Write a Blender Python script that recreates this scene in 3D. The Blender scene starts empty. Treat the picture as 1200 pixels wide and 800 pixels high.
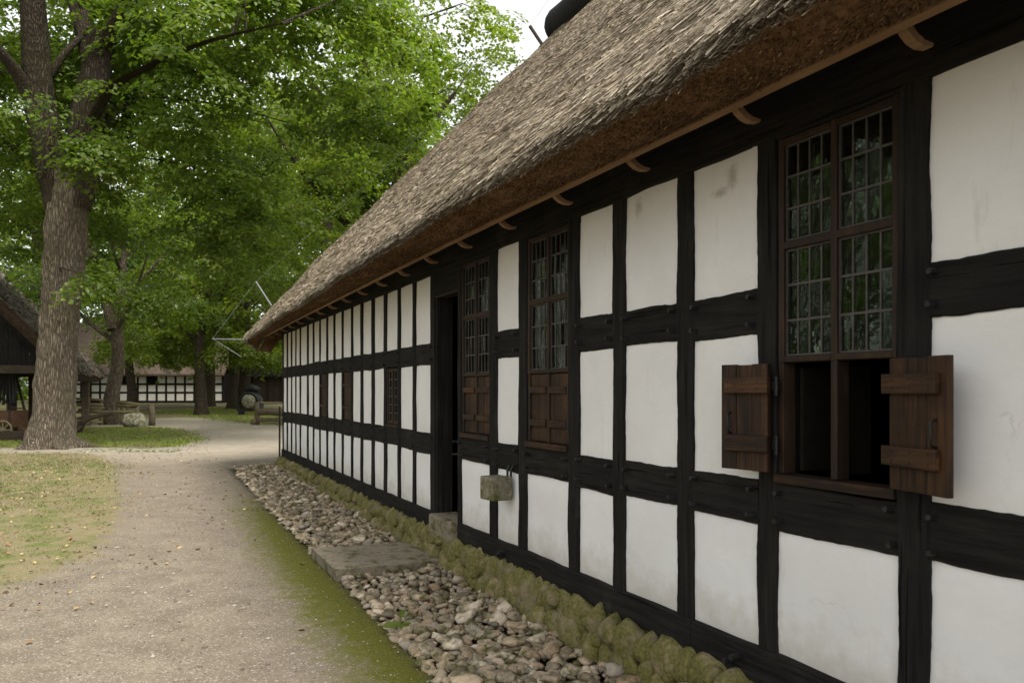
import bpy, math, random
import numpy as np
from mathutils import Vector, Matrix, noise as mnoise

random.seed(7); rng = np.random.default_rng(7)
SC = bpy.context.scene
COL = SC.collection
R = math.radians

# ------------------------------------------------------------------ camera, sky, sun, exposure
F = 933.333                       # focal length in photo pixels (28 mm on 36 mm, photo 1200 px wide)
EYE = 1.6
VX, VY = 168.0, 458.0             # vanishing point of the long wall, horizon row
cam_d = bpy.data.cameras.new("camera"); cam = bpy.data.objects.new("camera", cam_d); COL.objects.link(cam)
cam.location = (0, 0, EYE); cam.rotation_euler = (R(90), 0, 0)
cam_d.sensor_width = 36.0; cam_d.lens = 28.0; cam_d.shift_y = (VY - 400) / 1200.0
cam_d.clip_start = 0.05; cam_d.clip_end = 3000
cam_d.dof.use_dof = True; cam_d.dof.focus_distance = 5.5; cam_d.dof.aperture_fstop = 5.0
SC.camera = cam

SUN_EL, SUN_AZ = 57.0, 132.0      # elevation; azimuth measured from +Y towards +X
world = bpy.data.worlds.new("World"); SC.world = world; world.use_nodes = True
wn = world.node_tree.nodes; wl = world.node_tree.links
bg = wn["Background"]
sky = wn.new("ShaderNodeTexSky"); sky.sky_type = 'NISHITA'; sky.sun_disc = False
sky.sun_elevation = R(SUN_EL); sky.sun_rotation = R(SUN_AZ)
sky.air_density = 1.0; sky.dust_density = 1.5; sky.ozone_density = 1.0
hs = wn.new("ShaderNodeHueSaturation"); hs.inputs["Saturation"].default_value = 0.06
wl.new(sky.outputs[0], hs.inputs["Color"]); wl.new(hs.outputs[0], bg.inputs["Color"])
bg.inputs["Strength"].default_value = 0.15
sun_d = bpy.data.lights.new("sun", 'SUN'); sun = bpy.data.objects.new("sun", sun_d); COL.objects.link(sun)
sun_d.energy = 2.3; sun_d.angle = R(24); sun_d.color = (1.0, 0.95, 0.87)
sd = Vector((math.sin(R(SUN_AZ)) * math.cos(R(SUN_EL)), math.cos(R(SUN_AZ)) * math.cos(R(SUN_EL)), math.sin(R(SUN_EL))))
sun.rotation_euler = sd.to_track_quat('Z', 'Y').to_euler(); sun.location = (0, 0, 30)
vs = SC.view_settings
vs.view_transform = 'Standard'; vs.look = 'None'; vs.gamma = 1.0; vs.use_curve_mapping = False
vs.exposure = 1.25
SC.cycles.max_bounces = 10; SC.cycles.diffuse_bounces = 8; SC.cycles.transparent_max_bounces = 8
SC.cycles.caustics_reflective = False; SC.cycles.caustics_refractive = False

# ------------------------------------------------------------------ coordinates
TH = math.atan2(600 - VX, F); CT, ST = math.cos(TH), math.sin(TH)
CW = 2.7                          # wall line offset: X = CW - tan(TH) * Y
def gz(y): return -0.01 + 0.01 * np.clip(y, -30, 70)            # ground height (gentle rise)
def at(px, py, Y): return Vector(((px - 600) / F * Y, Y, EYE - (py - VY) / F * Y))
def ground_at(px, py):
    Y = 1.61 / ((py - VY) / F + 0.01); return ((px - 600) / F * Y, Y)
def sx(px): return F * CW / (CT * (px - VX))                    # photo column -> distance along the wall
def to_world(s, t, z): return (CW - ST * s - CT * t, CT * s - ST * t, z)
def to_house(x, y):
    dx, dy = x - CW, y
    return -ST * dx + CT * dy, -CT * dx - ST * dy

# ------------------------------------------------------------------ object helpers
def link(o, parent=None):
    COL.objects.link(o)
    if parent is not None: o.parent = parent
    return o
def tag(o, label=None, cat=None, group=None, kind=None):
    if label: o["label"] = label
    if cat: o["category"] = cat
    if group: o["group"] = group
    if kind: o["kind"] = kind
    return o
def empty(name, loc, rz=0.0):
    o = bpy.data.objects.new(name, None); o.location = loc; o.rotation_euler = (0, 0, rz); o.empty_display_size = 0.2
    return link(o)
def np_mesh(name, V, Fc, mat, smooth=False):
    V = np.asarray(V, dtype=np.float32); Fc = np.asarray(Fc, dtype=np.int32)
    me = bpy.data.meshes.new(name); k = Fc.shape[1]
    me.vertices.add(len(V)); me.vertices.foreach_set("co", V.ravel())
    me.loops.add(Fc.size); me.loops.foreach_set("vertex_index", Fc.ravel())
    me.polygons.add(len(Fc)); me.polygons.foreach_set("loop_start", np.arange(0, Fc.size, k, dtype=np.int32))
    if smooth: me.polygons.foreach_set("use_smooth", np.ones(len(Fc), dtype=bool))
    me.update(calc_edges=True); me.validate()
    if mat: me.materials.append(mat)
    return me
def np_obj(name, V, Fc, mat, parent=None, smooth=False):
    return link(bpy.data.objects.new(name, np_mesh(name, V, Fc, mat, smooth)), parent)
def inst(name, me, parent=None, loc=(0, 0, 0), rot=(0, 0, 0), scale=(1, 1, 1)):
    o = bpy.data.objects.new(name, me); o.location = loc; o.rotation_euler = rot; o.scale = scale
    return link(o, parent)

class MB:
    def __init__(self): self.v = []; self.f = []
    def box(self, x0, x1, y0, y1, z0, z1):
        b = len(self.v)
        self.v += [(x0,y0,z0),(x1,y0,z0),(x1,y1,z0),(x0,y1,z0),(x0,y0,z1),(x1,y0,z1),(x1,y1,z1),(x0,y1,z1)]
        self.f += [(b+3,b+2,b+1,b),(b+4,b+5,b+6,b+7),(b,b+1,b+5,b+4),(b+1,b+2,b+6,b+5),(b+2,b+3,b+7,b+6),(b+3,b,b+4,b+7)]
        return self
    def tube(self, pts, rad, n=8, cap=True):
        pts = [Vector(p) for p in pts]; b = len(self.v); m = len(pts)
        if not hasattr(rad, '__len__'): rad = [rad] * m
        ref = Vector((0.13, 0.27, 1.0))
        for i, p in enumerate(pts):
            d = (pts[min(i+1, m-1)] - pts[max(i-1, 0)]).normalized()
            a = d.cross(ref)
            if a.length < 0.05: a = d.cross(Vector((1, 0, 0)))
            a.normalize(); c = d.cross(a)
            for k in range(n):
                w = 2 * math.pi * k / n
                self.v.append(tuple(p + (a * math.cos(w) + c * math.sin(w)) * rad[i]))
        for i in range(m - 1):
            for k in range(n):
                self.f.append((b+i*n+k, b+i*n+(k+1) % n, b+(i+1)*n+(k+1) % n, b+(i+1)*n+k))
        if cap:
            self.f.append(tuple(b+k for k in range(n))[::-1]); self.f.append(tuple(b+(m-1)*n+k for k in range(n)))
        return self
    def bar(self, p0, p1, w, h):
        """rectangular bar between two points"""
        p0, p1 = Vector(p0), Vector(p1); d = (p1 - p0).normalized()
        up = Vector((0, 0, 1)) if abs(d.z) < 0.95 else Vector((0, 1, 0))
        a = d.cross(up).normalized(); c = a.cross(d); b = len(self.v)
        for p in (p0, p1):
            for i, j in ((-1,-1),(1,-1),(1,1),(-1,1)): self.v.append(tuple(p + a*(i*w/2) + c*(j*h/2)))
        self.f += [(b+3,b+2,b+1,b),(b+4,b+5,b+6,b+7),(b,b+1,b+5,b+4),(b+1,b+2,b+6,b+5),(b+2,b+3,b+7,b+6),(b+3,b,b+4,b+7)]
        return self
    def mesh(self, name, mat, smooth=False, bevel=0.0):
        me = bpy.data.meshes.new(name); me.from_pydata(self.v, [], self.f); me.update()
        if smooth:
            for p in me.polygons: p.use_smooth = True
        if mat: me.materials.append(mat)
        return me
    def build(self, name, mat, parent=None, smooth=False, bevel=0.0):
        o = link(bpy.data.objects.new(name, self.mesh(name, mat, smooth)), parent)
        if bevel:
            m = o.modifiers.new("bevel", 'BEVEL'); m.width = bevel; m.segments = 2; m.limit_method = 'ANGLE'
        return o

def wobble_beam(a0, a1, b0, b1, tf, depth, axis, seg=0.07, jit=0.0055, chip=0.006):
    """timber with uneven edges in house space; axis 'z' (post) or 's' (rail). a = along axis, b = across."""
    if seg < 0.1 and axis == 'z' and b0 < 6.5 or seg < 0.1 and axis == 's' and a0 < 6.5: seg = 0.028
    n = max(2, int((a1 - a0) / seg)); V = []; Fc = []
    off = random.random() * 100
    for i in range(n + 1):
        a = a0 + (a1 - a0) * i / n
        e0 = b0 + jit * 2.2 * mnoise.noise((a * 3.1, off, 0)) + jit * 0.45 * mnoise.noise((a * 17, off, 4)) + random.uniform(-jit, jit) * 0.3
        e1 = b1 + jit * 2.2 * mnoise.noise((a * 3.1, off, 9)) + jit * 0.45 * mnoise.noise((a * 17, off, 14)) + random.uniform(-jit, jit) * 0.3
        f = tf + 0.003 * mnoise.noise((a * 2.2, off, 20))
        ring = [(e0, tf - depth), (e0, f - chip), (e0 + chip, f), ((e0*2+e1)/3, f + 0.002*mnoise.noise((a*5, off, 3))), ((e0+e1*2)/3, f + 0.002*mnoise.noise((a*5, off, 5))), (e1 - chip, f), (e1, f - chip), (e1, tf - depth)]
        for b, t in ring: V.append((b, t, a) if axis == 'z' else (a, t, b))
    k = 8
    for i in range(n):
        for j in range(k):
            q = (i*k+j, i*k+(j+1) % k, (i+1)*k+(j+1) % k, (i+1)*k+j)
            Fc.append(q if axis == 's' else q[::-1])
    m = MB(); m.v = V; m.f = Fc + [tuple(range(k)), tuple(n*k + j for j in range(k))[::-1]]
    return m

# ------------------------------------------------------------------ material helpers
def new_mat(name):
    m = bpy.data.materials.new(name); m.use_nodes = True
    nt = m.node_tree; bs = nt.nodes["Principled BSDF"]
    return m, nt, bs
def N(nt, typ, **kw):
    n = nt.nodes.new(typ)
    for k, v in kw.items():
        if k in n.inputs.keys(): n.inputs[k].default_value = v
        else: setattr(n, k, v)
    return n
def ramp(nt, src, stops, interp='LINEAR'):
    r = nt.nodes.new("ShaderNodeValToRGB"); r.color_ramp.interpolation = interp
    els = r.color_ramp.elements
    while len(els) < len(stops): els.new(0.5)
    for e, (p, c) in zip(els, stops):
        e.position = p; e.color = (c, c, c, 1) if not hasattr(c, '__len__') else (*c, 1)
    nt.links.new(src, r.inputs[0]); return r.outputs[0]
def mixc(nt, fac, a, b, mode='MIX'):
    m = nt.nodes.new("ShaderNodeMix"); m.data_type = 'RGBA'; m.blend_type = mode
    for sock, v in ((m.inputs[0], fac), (m.inputs[6], a), (m.inputs[7], b)):
        if isinstance(v, bpy.types.NodeSocket): nt.links.new(v, sock)
        elif hasattr(v, '__len__'): sock.default_value = (*v, 1)
        else: sock.default_value = v
    return m.outputs[2]
def math_n(nt, op, a, b=None, clamp=False):
    m = nt.nodes.new("ShaderNodeMath"); m.operation = op; m.use_clamp = clamp
    for sock, v in ((m.inputs[0], a), (m.inputs[1], b)):
        if v is None: continue
        if isinstance(v, bpy.types.NodeSocket): nt.links.new(v, sock)
        else: sock.default_value = v
    return m.outputs[0]
def coords(nt, kind='Object', scale=(1, 1, 1), rot=(0, 0, 0)):
    if kind == 'World':
        src = nt.nodes.new("ShaderNodeNewGeometry").outputs["Position"]
    else:
        src = nt.nodes.new("ShaderNodeTexCoord").outputs[kind]
    mp = nt.nodes.new("ShaderNodeMapping"); mp.inputs["Scale"].default_value = scale; mp.inputs["Rotation"].default_value = rot
    nt.links.new(src, mp.inputs[0]); return mp.outputs[0]
def noise(nt, vec, scale, detail=4, rough=0.55, out="Fac"):
    n = nt.nodes.new("ShaderNodeTexNoise"); n.inputs["Scale"].default_value = scale
    n.inputs["Detail"].default_value = detail; n.inputs["Roughness"].default_value = rough
    nt.links.new(vec, n.inputs["Vector"]); return n.outputs[out]
def voro(nt, vec, scale, out="Distance", feature='F1'):
    n = nt.nodes.new("ShaderNodeTexVoronoi"); n.feature = feature; n.inputs["Scale"].default_value = scale
    nt.links.new(vec, n.inputs["Vector"]); return n.outputs[out]
def bump(nt, bs, h, strength=0.3, dist=0.01):
    b = nt.nodes.new("ShaderNodeBump"); b.inputs["Strength"].default_value = strength; b.inputs["Distance"].default_value = dist
    nt.links.new(h, b.inputs["Height"]); nt.links.new(b.outputs[0], bs.inputs["Normal"])
def setc(nt, bs, c, rough=0.8, spec=0.3):
    if isinstance(c, bpy.types.NodeSocket): nt.links.new(c, bs.inputs["Base Color"])
    else: bs.inputs["Base Color"].default_value = (*c, 1)
    if isinstance(rough, bpy.types.NodeSocket): nt.links.new(rough, bs.inputs["Roughness"])
    else: bs.inputs["Roughness"].default_value = rough
    bs.inputs["Specular IOR Level"].default_value = spec
def island(nt):
    """random value per loose piece and per object"""
    a = nt.nodes.new("ShaderNodeNewGeometry").outputs["Random Per Island"]
    b = nt.nodes.new("ShaderNodeObjectInfo").outputs["Random"]
    return math_n(nt, 'FRACT', math_n(nt, 'ADD', a, b))

def mat_timber(name='black_timber', axis='z', base=(0.008, 0.0075, 0.007), grain_hi=(0.036, 0.033, 0.029)):
    m, nt, bs = new_mat(name)
    sc = (34, 34, 2.2) if axis == 'z' else (2.2, 34, 34)
    v = coords(nt, 'Object', sc); g = noise(nt, v, 1.0, 5, 0.65)
    w = noise(nt, coords(nt, 'Object', (1, 1, 1)), 2.3, 4)
    obj_r = nt.nodes.new("ShaderNodeObjectInfo").outputs["Random"]
    f = math_n(nt, 'MULTIPLY', ramp(nt, g, [(0.35, 0.0), (0.75, 1.0)]), ramp(nt, w, [(0.3, 0.25), (0.7, 1.0)]))
    c = mixc(nt, f, base, grain_hi)  # paler streaks follow the wood grain
    c = mixc(nt, math_n(nt, 'MULTIPLY', ramp(nt, w, [(0.60, 0.0), (0.74, 1.0)]), math_n(nt, 'MULTIPLY', obj_r, 0.5)), c, (0.06, 0.056, 0.05))
    cr = noise(nt, coords(nt, 'Object', (44, 44, 1.4) if axis == 'z' else (1.4, 44, 44)), 1.0, 3, 0.5)
    sp_ = ramp(nt, cr, [(0.655, 0.0), (0.675, 1.0)])
    c = mixc(nt, sp_, c, (0.003, 0.003, 0.003))
    setc(nt, bs, c, 0.85, 0.14)
    bump(nt, bs, math_n(nt, 'SUBTRACT', g, math_n(nt, 'MULTIPLY', sp_, 0.8)), 0.9, 0.010)
    return m
def mat_brown_wood(name, a=(0.011, 0.005, 0.0022), b=(0.105, 0.047, 0.017), axis='z', rough=0.65):
    m, nt, bs = new_mat(name)
    sc = (42, 42, 3.0) if axis == 'z' else (3.0, 42, 42)
    g = noise(nt, coords(nt, 'Object', sc), 1.0, 6, 0.62)
    w = noise(nt, coords(nt, 'Object', (4, 4, 4)), 1.0, 4)
    r = nt.nodes.new("ShaderNodeObjectInfo").outputs["Random"]
    f = math_n(nt, 'ADD', math_n(nt, 'MULTIPLY', ramp(nt, g, [(0.36, 0.0), (0.72, 1.0)]), 0.75), math_n(nt, 'MULTIPLY', math_n(nt, 'SUBTRACT', r, 0.5), 0.4), True)
    c = mixc(nt, f, a, b)
    c = mixc(nt, ramp(nt, w, [(0.42, 0.0), (0.62, 0.75)]), c, a)
    setc(nt, bs, c, rough, 0.3); bump(nt, bs, g, 0.5, 0.004)
    return m
def mat_plaster():
    m, nt, bs = new_mat('white_limewash')
    v = coords(nt, 'Object')
    big = noise(nt, v, 1.6, 5, 0.6); fine = noise(nt, v, 55, 3); mid = noise(nt, v, 9, 5, 0.6)
    c = mixc(nt, ramp(nt, big, [(0.35, 0.0), (0.7, 1.0)]), (0.74, 0.732, 0.715), (0.82, 0.815, 0.80))
    # water stains and grime with their own shape
    st = noise(nt, coords(nt, 'Object', (5.0, 5.0, 1.1)), 1.0, 6, 0.68)
    c = mixc(nt, ramp(nt, st, [(0.61, 0.0), (0.82, 0.6)]), c, (0.38, 0.32, 0.24))
    sp = noise(nt, v, 4.2, 6, 0.75)
    c = mixc(nt, ramp(nt, sp, [(0.665, 0.0), (0.74, 0.5)]), c, (0.24, 0.19, 0.13))
    for px_, py_, rs_, rz_ in ((748, 243, .045, .06), (857, 206, .05, .075), (843, 226, .07, .03), (640, 655, .12, .05)):
        z_ = EYE - CW*(py_ - VY)/(px_ - VX); vm = nt.nodes.new("ShaderNodeMapping"); vm.vector_type = 'POINT'
        vm.inputs["Location"].default_value = (-sx(px_)/rs_, 0, -z_/rz_); vm.inputs["Scale"].default_value = (1/rs_, 0, 1/rz_); nt.links.new(v, vm.inputs[0])
        ln_ = nt.nodes.new("ShaderNodeVectorMath"); ln_.operation = 'LENGTH'; nt.links.new(vm.outputs[0], ln_.inputs[0])
        f_ = math_n(nt, 'SUBTRACT', math_n(nt, 'ADD', 0.05, math_n(nt, 'MULTIPLY', noise(nt, v, 30, 5, .75), 1.9)), ln_.outputs["Value"])
        c = mixc(nt, ramp(nt, f_, [(0.0, 0.0), (0.8, 0.5)]), c, (0.24, 0.185, 0.12))
    br = noise(nt, coords(nt, 'Object', (14, 14, 40)), 1.0, 5, .7)
    c = mixc(nt, ramp(nt, br, [(0.35, 0.06), (0.6, 0.0)]), c, (0.45, 0.43, 0.40))
    # splash grime low on the wall
    sep = nt.nodes.new("ShaderNodeSeparateXYZ"); nt.links.new(v, sep.inputs[0])
    low = ramp(nt, math_n(nt, 'ADD', sep.outputs[2], math_n(nt, 'MULTIPLY', math_n(nt, 'SUBTRACT', mid, 0.5), 0.45)), [(0.48, 0.6), (0.70, 0.0)])
    c = mixc(nt, low, c, (0.50, 0.46, 0.395))
    cv = nt.nodes.new("ShaderNodeVectorMath"); cv.operation = 'ADD'; nt.links.new(v, cv.inputs[0])
    dn = nt.nodes.new("ShaderNodeVectorMath"); dn.operation = 'SCALE'; dn.inputs['Scale'].default_value = 0.35; nt.links.new(noise(nt, v, 3.0, 5, 0.6, "Color"), dn.inputs[0]); nt.links.new(dn.outputs[0], cv.inputs[1])
    ck = math_n(nt, 'MULTIPLY', ramp(nt, voro(nt, cv.outputs[0], 1.7, "Distance", 'DISTANCE_TO_EDGE'), [(0.002, 1.0), (0.009, 0.0)]), ramp(nt, noise(nt, v, 2.4, 3), [(0.60, 0.0), (0.70, 0.4)]))
    c = mixc(nt, ck, c, (0.30, 0.27, 0.23))
    setc(nt, bs, c, 0.92, 0.15)
    h = math_n(nt, 'ADD', math_n(nt, 'MULTIPLY', mid, 0.7), math_n(nt, 'MULTIPLY', fine, 0.25))
    bump(nt, bs, h, 0.35, 0.006)
    return m
def mat_plain(name, c, rough=0.7, spec=0.3, var=0.25, scale=12, metal=0.0):
    m, nt, bs = new_mat(name)
    n = noise(nt, coords(nt, 'Object'), scale, 4)
    lo = tuple(x * (1 - var) for x in c); hi = tuple(min(1, x * (1 + var)) for x in c)
    setc(nt, bs, mixc(nt, ramp(nt, n, [(0.3, 0.0), (0.7, 1.0)]), lo, hi), rough, spec)
    bs.inputs["Metallic"].default_value = metal
    bump(nt, bs, n, 0.25, 0.006); return m
def mat_glass():
    m, nt, bs = new_mat('old_window_glass'); nt.nodes.remove(bs)
    out = nt.nodes["Material Output"]
    v = coords(nt, 'World'); n = noise(nt, v, 26, 2)
    b = nt.nodes.new("ShaderNodeBump"); b.inputs["Strength"].default_value = 0.22; b.inputs["Distance"].default_value = 0.004
    nt.links.new(n, b.inputs["Height"])
    gl = nt.nodes.new("ShaderNodeBsdfGlossy"); gl.inputs["Roughness"].default_value = 0.03; gl.inputs["Color"].default_value = (0.85, 0.9, 0.82, 1)
    tr = nt.nodes.new("ShaderNodeBsdfTransparent"); tr.inputs["Color"].default_value = (0.42, 0.48, 0.42, 1)
    df = nt.nodes.new("ShaderNodeBsdfDiffuse"); df.inputs["Color"].default_value = (0.07, 0.08, 0.065, 1)
    m0 = nt.nodes.new("ShaderNodeMixShader"); m0.inputs[0].default_value = 0.04
    nt.links.new(tr.outputs[0], m0.inputs[1]); nt.links.new(df.outputs[0], m0.inputs[2])
    fr = nt.nodes.new("ShaderNodeFresnel"); fr.inputs["IOR"].default_value = 1.5
    nt.links.new(b.outputs[0], gl.inputs["Normal"]); nt.links.new(b.outputs[0], fr.inputs["Normal"])
    mx = nt.nodes.new("ShaderNodeMixShader"); nt.links.new(fr.outputs[0], mx.inputs[0])
    nt.links.new(m0.outputs[0], mx.inputs[1]); nt.links.new(gl.outputs[0], mx.inputs[2])
    nt.links.new(mx.outputs[0], out.inputs["Surface"]); return m
def mat_reed(name, stops, moss=0.35, rough=0.75):
    m, nt, bs = new_mat(name)
    r = island(nt); c = ramp(nt, r, stops)
    w = noise(nt, coords(nt, 'Object'), 1.3, 5, 0.65)
    c = mixc(nt, math_n(nt, 'MULTIPLY', ramp(nt, w, [(0.52, 0.0), (0.68, 1.0)]), moss), c, (0.085, 0.075, 0.018))
    d = noise(nt, coords(nt, 'Object', (0.5, 2, 2)), 1.0, 4)
    c = mixc(nt, ramp(nt, d, [(0.3, 0.35), (0.6, 0.0)]), c, (0.05, 0.036, 0.022))
    setc(nt, bs, c, rough, 0.3); return m
def mat_stone(name, stops, moss=0.0, moss_c=(0.075, 0.085, 0.012), rough=0.85):
    m, nt, bs = new_mat(name)
    r = island(nt); c = ramp(nt, r, stops)
    v = coords(nt, 'World'); n = noise(nt, v, 38, 5, 0.65); n2 = noise(nt, v, 140, 2)
    c = mixc(nt, ramp(nt, n, [(0.35, 0.55), (0.7, 0.0)]), c, mixc(nt, 0.6, c, (0.03, 0.027, 0.023)))
    c = mixc(nt, ramp(nt, n2, [(0.62, 0.0), (0.75, 0.35)]), c, (0.5, 0.48, 0.45))
    if moss:
        mn = noise(nt, v, 9.0, 5, 0.7); mm = math_n(nt, 'MULTIPLY', ramp(nt, mn, [(0.5 - moss * 0.35, 0.0), (0.66 - moss * 0.28, 1.0)]), 0.93)
        mc = mixc(nt, ramp(nt, noise(nt, v, 60, 4), [(0.3, 0.0), (0.7, 1.0)]), tuple(x * 0.5 for x in moss_c), tuple(x * 1.5 for x in moss_c))
        c = mixc(nt, mm, c, mc)
    setc(nt, bs, c, rough, 0.25); bump(nt, bs, n, 0.6, 0.008); return m
def mat_leaf(name, dark, mid, light, trans=0.58):
    m, nt, bs = new_mat(name); out = nt.nodes["Material Output"]
    r = nt.nodes.new("ShaderNodeNewGeometry").outputs["Random Per Island"]
    w = noise(nt, coords(nt, 'World'), 0.55, 3)
    f = math_n(nt, 'ADD', math_n(nt, 'MULTIPLY', r, 0.6), math_n(nt, 'MULTIPLY', ramp(nt, w, [(0.32, 0.0), (0.68, 1.0)]), 0.4))
    c = ramp(nt, f, [(0.0, dark), (0.5, mid), (0.97, light), (1.0, (light[0]*1.7, light[1]*1.05, light[2]))])
    setc(nt, bs, c, 0.38, 0.45)
    t = nt.nodes.new("ShaderNodeBsdfTranslucent")
    nt.links.new(mixc(nt, 1.0, c, (1.25, 1.35, 0.55), 'MULTIPLY'), t.inputs["Color"])
    mx = nt.nodes.new("ShaderNodeMixShader"); mx.inputs[0].default_value = trans
    nt.links.new(bs.outputs[0], mx.inputs[1]); nt.links.new(t.outputs[0], mx.inputs[2]); nt.links.new(mx.outputs[0], out.inputs["Surface"])
    return m
def mat_bark(name, a, b, moss=0.3):
    m, nt, bs = new_mat(name)
    v = coords(nt, 'World', (25, 25, 3.4))
    cv = nt.nodes.new("ShaderNodeVectorMath"); cv.operation = 'ADD'; nt.links.new(v, cv.inputs[0]); nt.links.new(noise(nt, v, 1.2, 4, 0.6, "Color"), cv.inputs[1])
    e = voro(nt, cv.outputs[0], 1.0, "Distance", 'DISTANCE_TO_EDGE'); n = noise(nt, coords(nt, 'World', (30, 30, 12)), 1.0, 5, 0.65)
    h = math_n(nt, 'ADD', ramp(nt, e, [(0.0, 0.0), (0.28, 0.8)]), math_n(nt, 'MULTIPLY', n, 0.4))
    c = mixc(nt, ramp(nt, h, [(0.15, 0.0), (0.85, 1.0)]), a, b)
    g = noise(nt, coords(nt, 'World'), 0.9, 4)
    c = mixc(nt, math_n(nt, 'MULTIPLY', ramp(nt, g, [(0.46, 0.0), (0.64, 1.0)]), moss), c, (0.06, 0.06, 0.016))
    setc(nt, bs, c, 0.9, 0.15); bump(nt, bs, h, 1.0, 0.05); return m

M = {}
M['post'] = mat_timber('black_post_timber', 'z'); M['rail'] = mat_timber('black_rail_timber', 's')
M['plaster'] = mat_plaster(); M['glass'] = mat_glass()
M['brown_z'] = mat_brown_wood('dark_brown_boards', axis='z'); M['brown_s'] = mat_brown_wood('dark_brown_battens', axis='s')
M['frame'] = mat_brown_wood('brown_window_frame', (0.016, 0.009, 0.005), (0.055, 0.028, 0.013), 'z')
M['lead'] = mat_plain('lead_strip', (0.065, 0.058, 0.050), 0.55, 0.4, 0.3, 40)
M['iron'] = mat_plain('black_iron', (0.012, 0.012, 0.012), 0.55, 0.4, 0.3, 60)
M['eaves_board'] = mat_brown_wood('bare_eaves_board', (0.20, 0.12, 0.06), (0.36, 0.23, 0.125), 's', 0.8)
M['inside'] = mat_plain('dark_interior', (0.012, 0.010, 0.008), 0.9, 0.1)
def mat_thatch():
    m, nt, bs = new_mat('thatch_core')
    g = noise(nt, coords(nt, 'Object', (130, 7, 7)), 1.0, 4, 0.7); w = noise(nt, coords(nt, 'Object'), 1.3, 5, 0.65)
    c = ramp(nt, g, [(0.3, (0.06, 0.045, 0.028)), (0.5, (0.19, 0.15, 0.10)), (0.7, (0.36, 0.30, 0.215))])
    c = mixc(nt, ramp(nt, w, [(0.5, 0.0), (0.68, 0.4)]), c, (0.085, 0.075, 0.018))
    setc(nt, bs, c, 0.9, 0.15); bump(nt, bs, g, 0.9, 0.02); return m
M['thatch_core'] = mat_thatch()
REED = [(0.0, (0.10, 0.077, 0.048)), (0.25, (0.16, 0.128, 0.085)), (0.55, (0.235, 0.192, 0.132)), (0.85, (0.32, 0.27, 0.195)), (1.0, (0.44, 0.385, 0.295))]
REED = [(p, tuple(min(.60, x * 1.22) for x in c)) for p, c in REED]
M['reed'] = mat_reed('weathered_reed', REED)
CUT = [(0.0, (0.105, 0.062, 0.032)), (0.5, (0.165, 0.097, 0.050)), (0.9, (0.25, 0.155, 0.082)), (1.0, (0.42, 0.28, 0.16))]
M['cut_reed'] = mat_reed('cut_reed_ends', CUT, 0.0, 0.9)
M['cut_core'] = mat_plain('cut_thatch_core', (0.15, 0.088, 0.045), 0.95, 0.1, 0.45, 30)
M['heather'] = mat_plain('dark_ridge_cover', (0.018, 0.017, 0.017), 0.85, 0.2, 0.5, 18)
COB = [(0.0, (0.13, 0.110, 0.090)), (0.2, (0.26, 0.22, 0.175)), (0.38, (0.31, 0.26, 0.20)), (0.52, (0.25, 0.23, 0.215)), (0.66, (0.40, 0.335, 0.26)), (0.78, (0.27, 0.20, 0.145)), (0.88, (0.46, 0.405, 0.34)), (1.0, (0.52, 0.47, 0.41))]
COB = [(p, (min(.7, c[0]*1.34), min(.66, c[1]*1.25), min(.6, c[2]*1.08))) for p, c in COB]
M['cobble'] = mat_stone('mixed_field_stone', COB, 0.10, (0.06, 0.062, 0.014))
PLI = [(0.0, (0.16, 0.135, 0.085)), (0.5, (0.26, 0.205, 0.13)), (1.0, (0.36, 0.27, 0.16))]
M['plinth'] = mat_stone('mossy_plinth_stone', PLI, 0.50, (0.118, 0.110, 0.028))
M['slab'] = mat_stone('worn_sandstone', [(0.0, (0.24, 0.20, 0.145)), (1.0, (0.28, 0.235, 0.17))], 0.06, (0.06, 0.06, 0.015))
M['block'] = mat_stone('grey_stone_block', [(0.0, (0.24, 0.21, 0.16)), (1.0, (0.28, 0.245, 0.19))], 0.12)
M['boulder'] = mat_stone('pale_boulder', [(0.0, (0.36, 0.33, 0.27)), (1.0, (0.42, 0.38, 0.31))], 0.25)
M['oak_leaf'] = mat_leaf('oak_leaf', (0.052, 0.092, 0.014), (0.109, 0.168, 0.026), (0.200, 0.251, 0.040))
M['lime_leaf'] = mat_leaf('lime_leaf', (0.066, 0.107, 0.015), (0.137, 0.193, 0.028), (0.243, 0.278, 0.040))
M['dark_leaf'] = mat_leaf('dark_leaf', (0.037, 0.076, 0.020), (0.081, 0.138, 0.034), (0.154, 0.208, 0.050))
M['bark'] = mat_bark('oak_bark', (0.080, 0.064, 0.045), (0.26, 0.213, 0.155))
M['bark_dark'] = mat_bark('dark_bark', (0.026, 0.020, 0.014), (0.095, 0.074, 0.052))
M['old_wood'] = mat_brown_wood('grey_weathered_wood', (0.085, 0.066, 0.042), (0.22, 0.18, 0.12), 's', 0.85)
M['dark_wood'] = mat_brown_wood('dark_weathered_wood', (0.030, 0.022, 0.014), (0.085, 0.062, 0.040), 's', 0.85)
M['pale_wood'] = mat_brown_wood('pale_fence_wood', (0.17, 0.145, 0.075), (0.33, 0.28, 0.16), 's', 0.85)
M['cart_wood'] = mat_brown_wood('brown_cart_wood', (0.07, 0.034, 0.017), (0.15, 0.08, 0.042), 's', 0.8)
M['steel'] = mat_plain('galvanised_rod', (0.16, 0.165, 0.17), 0.6, 0.4, 0.15, 20, 0.0)

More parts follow.
